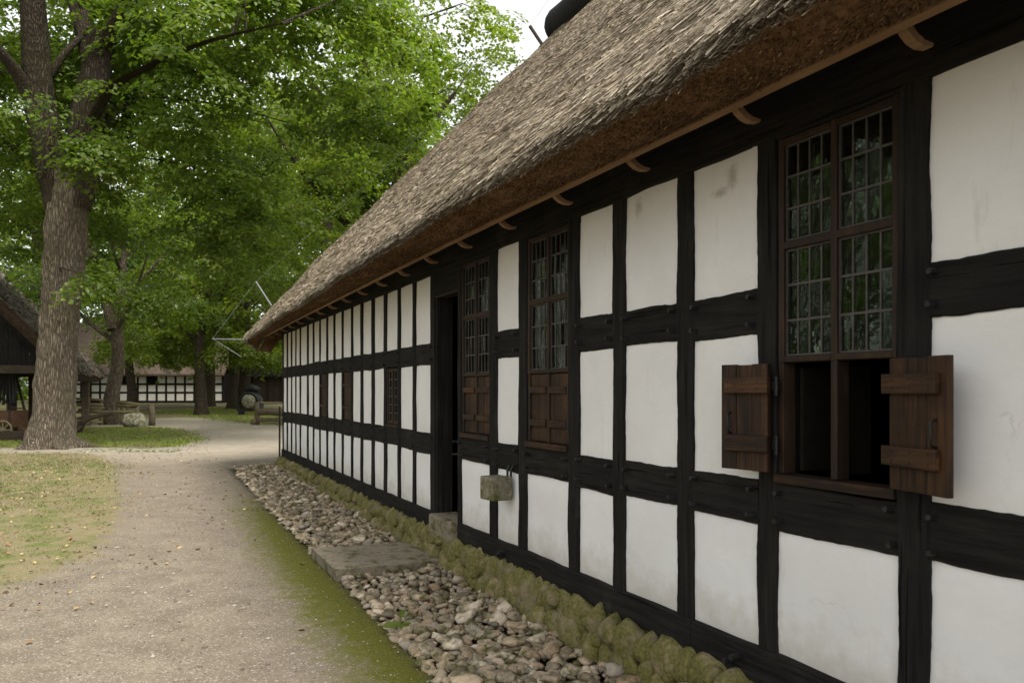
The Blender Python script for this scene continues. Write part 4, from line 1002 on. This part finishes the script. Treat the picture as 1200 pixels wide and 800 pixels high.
park_tree("park_tree", -17.0, 49.0, 25, 7.0, 6.0, 0.42, 620, 80, 0.22, M["lime_leaf"], M["bark_dark"], "tall yellow-green tree just right of the oak fork, above the courtyard", (0, 0))
# trees across the yard, seen mirrored in the window panes
def copy_tree(src, loc, rz, label, sc=1.0):
    c = src.copy(); COL.objects.link(c); c.location = loc; c.rotation_euler = (0, 0, rz); c.scale = (sc, sc, sc); c["label"] = label; c["group"] = "trees mirrored in the panes"
    for ch in src.children:
        k = ch.copy(); COL.objects.link(k); k.parent = c
    return c
copy_tree(t2, (-17.5, 8.5, float(gz(8.5))), 1.1, "yard tree left of the view, mirrored in the window panes", 0.95)
copy_tree(t2, (-21.0, -3.5, float(gz(-3.5))), 2.7, "yard tree behind the viewer, mirrored in the near panes", 1.0)
# the wood beyond, plus an unseen leafy belt added at left
n = 2200
Cw = np.stack([rng.uniform(-85, 45, n), rng.uniform(80, 92, n), rng.uniform(0.3, 22, n)], -1)
Cw[:, 2] = 0.8 + (Cw[:, 2]) * (0.75 + 0.25*np.sin(Cw[:, 0]*0.35))
ow = np.tile([0.0, -1.0, 0.0], (n, 1)); Vx, Fx = sprays(Cw, rng.uniform(1.4, 2.6, n), ow, 55, 0.48)
Cl = np.stack([rng.uniform(-58, -46, n), rng.uniform(-35, 85, n), rng.uniform(0.3, 17, n)], -1)  # unseen belt added on the left to darken pane reflections and the wall
Vx2, Fx2 = sprays(Cl, rng.uniform(1.4, 2.6, n), np.tile([1.0, 0, 0], (n, 1)), 50, 0.5); Fx2 = Fx2 + len(Vx); Vx = np.concatenate([Vx, Vx2]); Fx = np.concatenate([Fx, Fx2])
o = np_obj("far_wood", Vx, Fx, M['oak_leaf']); tag(o, "dense green wood behind the far buildings, with an unseen belt added at left", "wood", None, "stuff")

# ------------------------------------------------------------------ far timber-framed house with tiled roof
def mat_tiles():
    m, nt, bs = new_mat('old_roof_tiles')
    v = coords(nt, 'Object'); w = nt.nodes.new("ShaderNodeTexWave"); w.inputs["Scale"].default_value = 3.2; w.bands_direction = 'X'; w.inputs["Distortion"].default_value = 1.2; nt.links.new(v, w.inputs[0])
    n = noise(nt, v, 2.2, 5, .7); f = math_n(nt, 'ADD', math_n(nt, 'MULTIPLY', w.outputs["Fac"], .55), math_n(nt, 'MULTIPLY', n, .5))
    setc(nt, bs, ramp(nt, f, [(.25, (.05, .034, .026)), (.55, (.13, .088, .066)), (.85, (.26, .20, .16))]), .85, .2); bump(nt, bs, w.outputs["Fac"], .8, .06); return m
M['tiles'] = mat_tiles()
YF = 64.0; fx0, fx1 = (40 - 600)/F*YF, (261 - 600)/F*YF; fz = float(gz(YF))
far = empty("far_house", ((fx0 + fx1)/2, YF, fz)); tag(far, "low timber-framed house with white panels and brown tiled roof across the courtyard", "house")
W2 = (fx1 - fx0)/2; HW = 2.38
m = MB(); m.box(-W2, W2, 0.08, 9, 0, HW); m.build("wall", M['inside'], far)
nb = 20; bw = 2*W2/nb; rows = [(0.18, 0.78), (0.90, 1.46), (1.58, 2.16)]
pm = MB(); pm.box(-0.085, 0.085, -0.02, 0.1, 0.10, HW); pme = pm.mesh("post", M['post'])
rm_ = MB(); rm_.box(-bw/2 + .05, bw/2 - .05, -0.012, 0.1, -0.085, 0.085); rme = rm_.mesh("rail", M['rail'])
pn = MB(); pn.box(-bw/2 + .05, bw/2 - .05, 0.0, 0.1, -0.31, 0.31); pne = pn.mesh("infill_panel", M['plaster'])
dk = MB(); dk.box(-bw/2 + .05, bw/2 - .05, 0.05, 0.09, -0.31, 0.31); dke = dk.mesh("hatch", M['inside'])
for i in range(nb + 1): inst("post", pme, far, (-W2 + i*bw, 0, 0))
for i in range(nb):
    xc = -W2 + (i + .5)*bw
    for z in (0.12, 0.84, 1.52, 2.22): inst("rail", rme, far, (xc, 0, z))
    for j, (z0, z1) in enumerate(rows):
        dark = (j == 2 and i in (9, 12)) or (i == 3 and j < 2)
        inst("hatch" if dark else "infill_panel", dke if dark else pne, far, (xc, 0, (z0 + z1)/2), (0, 0, 0), (1, 1, (z1 - z0)/0.62))
m = MB(); zr = HW + 4.4
m.v = [(-W2 - .5, -0.55, HW - .05), (W2 + .3, -0.55, HW - .05), (W2 + .3, 4.6, zr), (-W2 - .5, 4.6, zr), (-W2 - .5, 9.7, HW - .05), (W2 + .3, 9.7, HW - .05),
       (-W2 - .5, -0.55, HW - .2), (W2 + .3, -0.55, HW - .2), (W2 + .3, 4.6, zr - .2), (-W2 - .5, 4.6, zr - .2), (-W2 - .5, 9.7, HW - .2), (W2 + .3, 9.7, HW - .2)]
m.f = [(0, 1, 2, 3), (3, 2, 5, 4), (7, 6, 9, 8), (8, 9, 10, 11), (0, 6, 7, 1), (1, 7, 8, 2), (2, 8, 11, 5), (3, 9, 6, 0), (4, 10, 9, 3), (5, 11, 10, 4)]
m.build("roof", M['tiles'], far)
barn = empty("board_barn", ((298 - 600)/F*66, 66, float(gz(66)))); tag(barn, "low dark-brown board barn right of the far white-panelled house", "barn")
bx = 2.75
for i in range(22): 
    m = MB(); w = 2*bx/22; m.box(-bx + i*w + .008, -bx + (i+1)*w - .008, random.uniform(-.02, 0), .06, 0, 2.1); m.build("board", M['dark_wood'] if i % 5 else M['brown_z'], barn)
m = MB(); m.box(-bx, bx, .07, 5, 0, 2.05); m.build("wall", M['inside'], barn)
m = MB(); m.v = [(-bx - .2, -.3, 2.0), (bx + .2, -.3, 2.0), (bx + .2, 5.2, 2.9), (-bx - .2, 5.2, 2.9), (-bx - .2, -.3, 2.15), (bx + .2, -.3, 2.15), (bx + .2, 5.2, 3.05), (-bx - .2, 5.2, 3.05)]
m.f = [(3, 2, 1, 0), (4, 5, 6, 7), (0, 1, 5, 4), (1, 2, 6, 5), (2, 3, 7, 6), (3, 0, 4, 7)]; m.build("roof", M['inside'], barn)

# ------------------------------------------------------------------ open thatched shed on the left
sa = R(20.5); ex, ey = (88 - 600)/F*24.0, 24.0; sg_ = float(gz(24))
shed = empty("open_shed", (ex, ey, sg_), sa); tag(shed, "open wooden shed with low thatched roof behind the big oak", "shed")
M['shed_under'] = mat_plain('shed_thatch_underside', (0.045, 0.032, 0.021), 0.95, 0.1, 0.5, 14)  # near-black: the shadow under the thatch is put into the colour
# local frame: x to the right (outwards past the eaves), y along the ridge away from the camera
zE = 2.26 - sg_; SW, SL = 3.6, 7.2; tanp = 1.08
def sroof(u, v, l=0.0):
    """u: metres in from the eaves, v: along ridge"""
    e = math.exp(-((v + 0.3)/0.22)**2)*0.0
    return (-u + 0.7071*l, v, zE + u*tanp + 0.7071*l - 0.12*max(0, 1 - u/.25)**2 + 0.02*math.sin(v*2 + u*3))
us = np.linspace(0, SW, 26); vs_ = np.linspace(-0.4, SL, 36)
for mir in (0, 1):
    Vt = [sroof(u, v) for u in us for v in vs_]; Vb = [sroof(u, v, -0.30) for u in us for v in vs_]
    if mir: Vt = [(-2*SW - x, y, z) for x, y, z in Vt]; Vb = [(-2*SW - x, y, z) for x, y, z in Vb]
    nu, nv = len(us), len(vs_); g1 = gridf(nu, nv, bool(mir)).tolist(); g2 = (gridf(nu, nv, not mir) + nu*nv).tolist(); o_ = nu*nv
    rim = [(i, i+1, o_+i+1, o_+i) for i in range(nv-1)] + [((i)*nv, (i+1)*nv, o_+(i+1)*nv, o_+i*nv) for i in range(nu-1)] + [((i)*nv+nv-1, (i+1)*nv+nv-1, o_+(i+1)*nv+nv-1, o_+i*nv+nv-1) for i in range(nu-1)]
    np_obj("thatch_slope", Vt, g1, M['thatch_core'], shed, False)
    np_obj("thatch_underside", [(x, y, z - .004) for x, y, z in Vt] + Vb, g2 + rim, M['shed_under'], shed, False)
n = 24000
u_ = SW*rng.random(n); v_ = -0.42 + (SL + .45)*rng.random(n)
P = np.array([sroof(a, b, 0.005) for a, b in zip(u_, v_)])
D = np.stack([np.full(n, .7071) + rng.normal(0, .08, n), rng.normal(0, .14, n), np.full(n, -.7071) + rng.normal(0, .08, n)], -1)
Vs, Fs = strands(P, D, np.tile([.7071, 0, .7071], (n, 1)), rng.uniform(.1, .24, n), rng.uniform(.012, .026, n), rng.uniform(-.015, 0, n), rng.uniform(0, .03, n))
o = np_obj("reed_stalks", Vs, Fs, mat_reed('shed_reed', [(0, (.07, .058, .047)), (.5, (.17, .142, .115)), (1, (.30, .26, .215))], .3), shed); o["kind"] = "stuff"
m = MB(); m.bar((-0.25, -0.05, zE - .12), (-SW, -0.05, zE + SW - .47), .14, .16); m.build("verge_rafter", M['post'], shed)
m = MB(); m.bar((-2*SW + .25, -0.05, zE - .12), (-SW, -0.05, zE + SW - .47), .14, .16); m.build("verge_rafter", M['post'], shed)
for y_ in (0.15, 3.4, 6.7):
    m = MB(); m.bar((-0.5, y_, zE - .02), (-2*SW + .5, y_, zE - .02), .2, .24); m.build("tie_beam", M['dark_wood'], shed)
    for x_ in (-0.62, -2*SW + .62, -2.35):
        m = MB(); m.box(x_ - .13, x_ + .13, y_ - .13, y_ + .13, 0, zE - .14); m.build("post", M['old_wood'] if x_ > -1 else M['dark_wood'], shed, False, .02)
for x_ in (-0.62, -2*SW + .62):
    m = MB(); m.bar((x_, -.3, zE + .2), (x_, SL - .1, zE + .2), .18, .2); m.build("wall_plate", M['dark_wood'], shed)
for k in range(24):      # added dark boards standing in for the deep shadow under the thatch
    w_ = (2*SW - 1.0)/24; x0 = -2*SW + .5 + k*w_; xc = x0 + w_/2; h_ = (min(-xc, 2*SW + xc) - .42)*tanp
    if h_ > .1: m = MB(); m.box(x0 + .004, x0 + w_ - .004, .34 + random.uniform(0, .015), .38, zE + .06, zE + h_); m.build("shade_board", M['post'], shed)
m = MB(); m.box(-2*SW + .5, -3.6, 6.9, 7.0, 0, zE + .1); m.build("back_boards", M['dark_wood'], shed)
m = MB(); m.box(-2*SW + .5, -2*SW + .6, .3, 6.8, 0, zE + .1); m.build("side_boards", M['dark_wood'], shed)

# leaning ladder, hanging harness, box cart and beam in and before the shed
Yl = 25.0; g_ = float(gz(Yl)); lad = empty("ladder", ((36 - 600)/F*Yl, Yl, g_)); tag(lad, "thin dark ladder leaning inside the open shed", "ladder")
p0, p1 = Vector((0, 0, 0)), Vector((-0.85, 0.5, 2.15)); off = Vector((-.30, -.12, 0))
for dd in (Vector((0, 0, 0)), off): m = MB(); m.bar(p0 + dd, p1 + dd, .05, .06); m.build("stile", M['dark_wood'], lad)
for i in range(7):
    q = p0 + (p1 - p0)*(0.12 + i*.13); m = MB(); m.tube([q, q + off], .018, 6); m.build("rung", M['dark_wood'], lad)
Yh = 24.4; har = empty("harness", ((6 - 600)/F*Yh, Yh, 1.25)); tag(har, "black leather harness straps hanging from the shed beam at the picture edge", "harness")
for i in range(9):
    x_ = -.32 + i*.075; L_ = random.uniform(.55, 1.0); m = MB(); z1 = .92
    m.tube([(x_, 0, z1), (x_ + .03*math.sin(i), .03, z1 - L_*.5), (x_ + .05*math.cos(i), 0, z1 - L_), (x_ + .1, .04, z1 - L_*.8)], [.03, .045, .04, .03], 7); m.build("strap", M['iron'], har)
m = MB(); m.tube([(-.5, 0, .96), (.45, 0, .96)], .03, 8); m.build("hanging_pole", M['dark_wood'], har)
Yc = 23.2; gc = float(gz(Yc)); cart = empty("box_cart", ((8 - 600)/F*Yc, Yc, gc)); tag(cart, "brown wooden box cart with pale spoked wheel beside the oak foot", "cart")
for k in range(3): m = MB(); m.box(-.75, .36, -.35, -.315, .34 + k*.155, .34 + k*.155 + .15); m.build("side_board", M['cart_wood'], cart, False, .005)
for k in range(3): m = MB(); m.box(-.75, .36, .35, .385, .34 + k*.155, .34 + k*.155 + .15); m.build("side_board", M['cart_wood'], cart, False, .005)
m = MB(); m.box(.362, .395, -.35, .385, .34, .82); m.build("end_board", M['cart_wood'], cart, False, .005)
m = MB(); m.box(-.79, -.752, -.35, .385, .34, .82); m.build("end_board", M['cart_wood'], cart, False, .005)
m = MB(); m.box(-.75, .36, -.31, .345, .30, .335); m.build("floor", M['cart_wood'], cart)
for x_ in (-.68, -.2, .3): m = MB(); m.box(x_ - .03, x_ + .03, -.375, -.352, .30, .84); m.build("batten", M['dark_wood'], cart)
m = MB(); m.bar((.2, -.05, .40), (1.0, -.15, .1), .07, .09); m.build("shaft", M['cart_wood'], cart)
for y_ in (-.43, .46):
    wh = empty("wheel", (.16, y_, .27)); wh.parent = cart
    m = MB()
    ring = [(math.cos(2*math.pi*k/28)*.25, 0, math.sin(2*math.pi*k/28)*.25) for k in range(29)]; m.tube(ring, .024, 8, False); m.build("rim", M['pale_wood'], wh, True)
    m = MB(); m.tube([(0, -.05, 0), (0, .05, 0)], .05, 12); m.build("hub", M['pale_wood'], wh)
    for k in range(8): a = k*math.pi/4; m = MB(); m.bar((math.cos(a)*.04, 0, math.sin(a)*.04), (math.cos(a)*.24, 0, math.sin(a)*.24), .02, .026); m.build("spoke", M['pale_wood'], wh)
m = MB(); m.tube([(.16, -.45, .27), (.16, .48, .27)], .025, 8); m.build("axle", M['dark_wood'], cart)
for i in range(4): m = MB(); m.tube([(.05 + i*.07, -.1 + i*.03, .6), (.09 + i*.08, -.1, 1.0 - .03*i)], .017, 6); m.build("tool_handle", M['dark_wood'], cart)
Yb = 21.9; bm_ = MB(); bm_.bar((-1.5, 0, .17), (.72, .1, .15), .24, .26); o = bm_.build("squared_beam", M['dark_wood'], None, False, .015); o.location = ((4 - 600)/F*Yb, Yb, float(gz(Yb))); tag(o, "dark squared beam lying on the ground before the box cart", "beam")

# bent-timber plough right of the oak foot
Yp = 25.5; pg_ = float(gz(Yp)); plough = empty("wooden_plough", ((92 - 600)/F*Yp, Yp, pg_)); tag(plough, "old bent-timber plough with long curved beam right of the oak foot", "plough")
k = Yp/F
def pp(px_, py_, dy=0): return Vector(((px_ - 92)*k, dy, EYE - (py_ - VY)*k - pg_))
P, r = smooth_path([pp(82, 505), pp(93, 497), (pp(104, 490)), pp(118, 486.5), pp(133, 483)], [.10, .10, .085, .07, .045], 6); m = MB(); m.tube(P, r, 10); m.build("beam", M['old_wood'], plough, True)
P, r = smooth_path([pp(97, 494), pp(93, 503), pp(90, 517)], [.10, .12, .11], 6); m = MB(); m.tube(P, r, 10); m.build("share", M['dark_wood'], plough, True)
P, r = smooth_path([pp(70, 492, .3), pp(88, 490, .3), pp(101, 487, .25)], [.05, .05, .05], 5); m = MB(); m.tube(P, r, 8); m.build("handle", M['old_wood'], plough, True)
P, r = smooth_path([pp(70, 500, -.2), pp(90, 505, -.2), pp(97, 498, -.1)], [.05, .05, .05], 5); m = MB(); m.tube(P, r, 8); m.build("handle", M['old_wood'], plough, True)

# pole fence with thick gate post
Yf = 30.5; fence = empty("pole_fence", ((96 - 600)/F*Yf, Yf, float(gz(Yf)))); tag(fence, "pale split-pole fence behind the grey-barked forked tree", "fence")
k = Yf/F; gf = float(gz(Yf))
def fp(px_, py_, dy=0): return Vector(((px_ - 96)*k, dy, EYE - (py_ - VY)*k - gf))
for a, b, r in (((84, 467), (121, 468.5), .05), ((90, 474), (121, 474.5), .05), ((92, 480), (122, 477.5), .055), ((84, 482.5), (158, 482), .05), ((136, 471), (163, 473.5), .06), ((136, 475.5), (160, 474.5), .055), ((84, 494), (120, 494.5), .05)):
    m = MB(); m.tube([fp(*a), fp((a[0]+b[0])/2, (a[1]+b[1])/2 + random.uniform(-.6, .6)), fp(*b)], [r, r*1.1, r*.85], 8); m.build("rail", M['pale_wood'], fence, True)
for px_, py_ in ((85, 466), (102.5, 467), (117, 468), (141, 471), (148, 474), (160, 472)):
    m = MB(); m.tube([fp(px_, py_, .08), fp(px_ + .6, 499.5, .08)], [.055, .07], 8); m.build("post", M['pale_wood'], fence, True)
gpst = MB(); gpst.tube([(0, 0, -.1), (.02, 0, .45), (-.03, 0, .84)], [.13, .11, .10], 10); gate = gpst.build("fence_post", M['old_wood'], None, True); gx, gy = gxy(178, 498.5); gate.location = (gx, gy, float(gz(gy))); tag(gate, "thick upright wooden post right of the boulder", "post")
m = MB(); m.tube([(-.1, 0.05, .62), (-.55, .1, .60)], .04, 8); o = m.build("cross_rail", M['old_wood'], gate)
bo = bpy.data.objects.new("boulder", rock_mesh("boulder", M['boulder'], 4, 5, 0.22)); link(bo); bx_, by_ = gxy(161, 501); bo.location = (bx_, by_, float(gz(by_)) + .20); bo.scale = (1.05, .8, .75); tag(bo, "pale rounded boulder on the grass beside the wooden post", "boulder")
# bench of split logs and arched hood near the house corner
bnx, bny = gxy(301, 497.5); bench = empty("log_bench", (bnx, bny, float(gz(bny)))); tag(bench, "split-log bench with upright end post at the house corner", "bench")
m = MB(); m.tube([(0, 0, -.05), (.02, 0, .45), (.0, 0, .88)], [.11, .10, .09], 10); m.build("end_post", M['old_wood'], bench, True)
m = MB(); m.tube([(-.14, -.05, 0), (-.06, -.03, .16), (0, 0, .3)], [.12, .10, .06], 8); m.build("stump", M['old_wood'], bench, True)
m = MB(); m.bar((.1, .1, .86), (1.9, .2, .86), .12, .05); m.build("back_rail", M['pale_wood'], bench, False, .01)
P, r = smooth_path([(.06, 0, .48), (.5, 0, .52), (1.1, .02, .47), (1.9, .05, .5)], [.13, .15, .15, .14], 5); m = MB(); m.tube(P, r, 12); m.build("seat_log", M['old_wood'], bench, True)
m = MB(); m.bar((.05, -.05, .2), (1.9, 0, .2), .16, .14); m.build("lower_log", M['old_wood'], bench, False, .03)
m = MB(); m.tube([(1.75, .05, -.05), (1.75, .05, .7)], .09, 8); m.build("end_post", M['old_wood'], bench, True)
hx, hy = (294 - 600)/F*40, 40.0; hg = float(gz(hy)); hood = empty("arched_hood", (hx, hy, hg)); tag(hood, "black arched hood over a pale round log on the lawn", "hood")
m = MB(); n = 14
for d_ in (-.35, .35):
    for rr in (.52, .66):
        for i in range(n + 1):
            a = math.pi*i/n; m.v.append((math.cos(a)*rr*.82, d_, .55 + math.sin(a)*rr*.95))
st_ = n + 1
for i in range(n): m.f += [(i, i+1, st_+i+1, st_+i), (2*st_+i+1, 2*st_+i, 3*st_+i, 3*st_+i+1), (st_+i, st_+i+1, 3*st_+i+1, 3*st_+i), (i+1, i, 2*st_+i, 2*st_+i+1)]
m.f += [(0, st_, 3*st_, 2*st_), (n, 2*st_+n, 3*st_+n, st_+n)]
m.build("arch", M['iron'], hood, True)
m = MB(); m.tube([(-.28, .1, 1.22), (.05, .1, 1.38), (.36, .1, 1.25)], [.16, .2, .16], 10); m.build("cover", M['iron'], hood, True)
for x_ in (-.48, .48): m = MB(); m.box(x_ - .07, x_ + .07, -.3, .3, -.02, .60); m.build("leg", M['iron'], hood)
m = MB(); m.tube([(0, -.5, .68), (0, -.42, .70), (0, .4, .70)], [.30, .34, .34], 16); m.build("log", M['boulder'], hood, True)
m = MB(); m.box(-.4, .4, -.3, .3, .2, .34); m.build("cross_bar", M['dark_wood'], hood)

# ------------------------------------------------------------------ grass, fallen leaves, grit, seedling
def blades(X, Y, h, w, mat, name, label, cat):
    n = len(X); Z = gz(Y) - 0.005; ph = rng.uniform(0, 6.28, n); L = rng.normal(0, .45, (n, 2))*h[:, None]
    a = np.stack([X - np.cos(ph)*w/2, Y - np.sin(ph)*w/2, Z], -1); b = np.stack([X + np.cos(ph)*w/2, Y + np.sin(ph)*w/2, Z], -1); c = np.stack([X + L[:, 0], Y + L[:, 1], Z + h], -1)
    o = np_obj(name, np.stack([a, b, c], 1).reshape(-1, 3), np.arange(3*n).reshape(-1, 3), mat); tag(o, label, cat, None, "stuff"); return o
def mat_grass():
    m, nt, bs = new_mat('grass_blades'); r = nt.nodes.new("ShaderNodeNewGeometry").outputs["Random Per Island"]
    n = noise(nt, coords(nt, 'World'), 3.2, 5, .65)
    g = ramp(nt, r, [(0, (.05, .085, .012)), (.6, (.105, .15, .024)), (1, (.17, .20, .04))])
    d = ramp(nt, r, [(0, (.145, .118, .06)), (1, (.29, .245, .14))])
    setc(nt, bs, mixc(nt, ramp(nt, n, [(.37, .2), (.55, .88)]), g, d), .6, .25); return m
M['grass'] = mat_grass()
def mat_fresh():
    m, nt, bs = new_mat('fresh_grass'); r = nt.nodes.new("ShaderNodeNewGeometry").outputs["Random Per Island"]
    n = noise(nt, coords(nt, 'World'), 1.4, 4); g = ramp(nt, r, [(0, (.11, .15, .024)), (.6, (.19, .235, .042)), (1, (.27, .30, .065))])
    setc(nt, bs, mixc(nt, ramp(nt, n, [(.5, .0), (.7, .6)]), g, (.26, .22, .10)), .6, .25); return m
M['fresh'] = mat_fresh()
def scatter(poly, n, xlim, ylim, dens=None):
    X = rng.uniform(*xlim, n); Y = rng.uniform(*ylim, n); k = inside(poly, X + rng.normal(0, .28, n), Y + rng.normal(0, .28, n))
    k &= (600 + F*X/Y > -25)
    X, Y = X[k], Y[k]
    pat = np.array([mnoise.noise((x*.9, y*.9, 7.7)) + .6*mnoise.noise((x*3.1, y*3.1, 2.2)) for x, y in zip(X, Y)])
    k = pat + rng.normal(0, .22, len(X)) > -0.12; return X[k], Y[k]
X, Y = scatter(LAWN_A, 330000, (-13, -2.5), (5.2, 19.6)); n = len(X)
blades(X, Y, rng.uniform(.012, .042, n), rng.uniform(.004, .008, n) + Y*.0003, M['grass'], "grass", "short patchy grass with dry spots left of the gravel path", "grass")
parts = [scatter(LAWN_B, 90000, (-16, -7), (20, 29)), scatter(LAWN_C, 120000, (-20, 0), (28, 52))]
X = np.concatenate([p[0] for p in parts]); Y = np.concatenate([p[1] for p in parts]); n = len(X)
blades(X, Y, rng.uniform(.03, .08, n), rng.uniform(.014, .024, n) + Y*.0006, M['fresh'], "grass", "brighter grass islands beyond the oak and before the far house", "grass")
def mat_dead():
    m, nt, bs = new_mat('fallen_leaf'); r = nt.nodes.new("ShaderNodeNewGeometry").outputs["Random Per Island"]
    setc(nt, bs, ramp(nt, r, [(0, (.07, .04, .02)), (.5, (.20, .125, .06)), (.85, (.34, .24, .11)), (1, (.40, .34, .15))]), .75, .25); return m
n = 5200
X = np.concatenate([rng.uniform(-13, -3, n), rng.uniform(-9, 0.5, 500), rng.uniform(-9, -4, 900)]); Y = np.concatenate([rng.uniform(5.5, 20.5, n), rng.uniform(3.5, 18, 500), rng.uniform(17.5, 27, 900)])
s_, t_ = to_house(X, Y); inl = inside(LAWN_A, X, Y); k = ((inl & (rng.random(len(X)) < .8)) | (~inl & (rng.random(len(X)) < .42))) & (t_ > 1.0); X, Y = X[k], Y[k]; n = len(X)
Vx, Fx = leaf_faces(np.stack([X, Y, gz(Y) + np.where(inside(LAWN_A, X, Y), .022, .008)], -1), np.stack([rng.normal(0, .35, n), rng.normal(0, .35, n), np.ones(n)], -1), rng.normal(0, 1, (n, 3))*[1, 1, .1], rng.uniform(.025, .06, n), .6, True)
o = np_obj("fallen_leaves", Vx, Fx, mat_dead()); tag(o, "scattered dry brown leaves on lawn and path", "leaves", None, "stuff")
# loose grit on the path: tiny stones
n = 17000
Y = 3.2 + 11*rng.random(n)**1.7; X = rng.uniform(-.75, .1, n)*Y*0.9 + .2; s_, t_ = to_house(X, Y)
k = (t_ > .98) & ((t_ > 1.5) | (rng.random(n) < .35)) & ~inside(LAWN_A, X, Y) & (600 + F*X/Y > -20); X, Y = X[k], Y[k]; n = len(X)
sz = rng.uniform(.0025, .0065, n)*(1 + (rng.random(n) > .97)*1.6)*(1 + Y*.04)
oct_ = np.array([(1, 0, 0), (0, 1, 0), (-1, 0, 0), (0, -1, 0), (0, 0, .7), (0, 0, -.5)]); of = np.array([(0, 1, 4), (1, 2, 4), (2, 3, 4), (3, 0, 4)])
ph = rng.uniform(0, 6.28, n); ca, sa_ = np.cos(ph), np.sin(ph)
Vo = oct_[None]*(1 + rng.normal(0, .25, (n, 6, 1))); Vo = np.stack([Vo[..., 0]*ca[:, None] - Vo[..., 1]*sa_[:, None], Vo[..., 0]*sa_[:, None] + Vo[..., 1]*ca[:, None], Vo[..., 2]], -1)*sz[:, None, None] + np.stack([X, Y, gz(Y) + sz*.2], -1)[:, None]
und2 = np.array([0.025*mnoise.noise((x*.35, y*.35, .3))*min(1, max(0, (t-.9))) + .008*mnoise.noise((x*2.1, y*2.1, 4.3)) for x, y, t in zip(X, Y, to_house(X, Y)[1])]); Vo[..., 2] += und2[:, None]
o = np_obj("grit", Vo.reshape(-1, 3), (of[None] + (np.arange(n)*6)[:, None, None]).reshape(-1, 3), mat_stone('path_grit', [(0, (.08, .065, .05)), (.4, (.22, .18, .14)), (.8, (.30, .26, .21)), (1, (.40, .36, .31))])); tag(o, "loose fine grit scattered over the gravel path", "grit", None, "stuff")
# small broad-leaved seedling between the stones
sxw, syw = gxy(470, 742); seed_ = empty("seedling", (sxw, syw, float(gz(syw)) + .03)); tag(seed_, "small bright green seedling growing among the cobbles", "plant")
for a, L_, z in ((3.3, .13, .02), (-.1, .07, .035), (1.5, .09, .09), (2.6, .08, .03), (5.2, .07, .02)):
    A = np.array([[math.cos(a), math.sin(a)*.6, .25 if z < .05 else 1.0]]); c0 = np.array([[math.cos(a)*L_*.5, math.sin(a)*L_*.4, z]])
    Vx, Fx = leaf_faces(c0, np.array([[0, -.45, 1.0]]), A, np.array([L_]), .5, True); np_obj("leaf", Vx, Fx, M['lime_leaf'], seed_)
m = MB(); m.tube([(0, 0, -.03), (0, 0, .08)], .004, 6); m.build("stem", M['lime_leaf'], seed_)

# pale cobbled gutter between lawn and grass island
ga, gb = Vector((*ground_at(88, 528.5), 0)), Vector((*ground_at(208, 528), 0)); VV, FF, o0 = [], [], 0
for i in range(330):
    f = random.random(); p = ga + (gb - ga)*f + Vector((0, random.uniform(-.38, .38)*(1.1 - f*.6), 0)); k_ = random.randrange(8); sc_ = random.uniform(.07, .15)
    mt = np.array(Euler((random.uniform(-.2, .2), random.uniform(-.2, .2), random.uniform(0, 6.28))).to_matrix()); v = (lowV[k_]*np.array([sc_*1.2, sc_, sc_*.5])) @ mt.T + np.array([p.x, p.y, float(gz(p.y)) + .012])
    VV.append(v); FF.append(lowF[k_] + o0); o0 += len(v)
o = np_obj("cobbled_gutter", np.concatenate(VV), np.concatenate(FF), M['boulder'], None, True); o["kind"] = "structure"
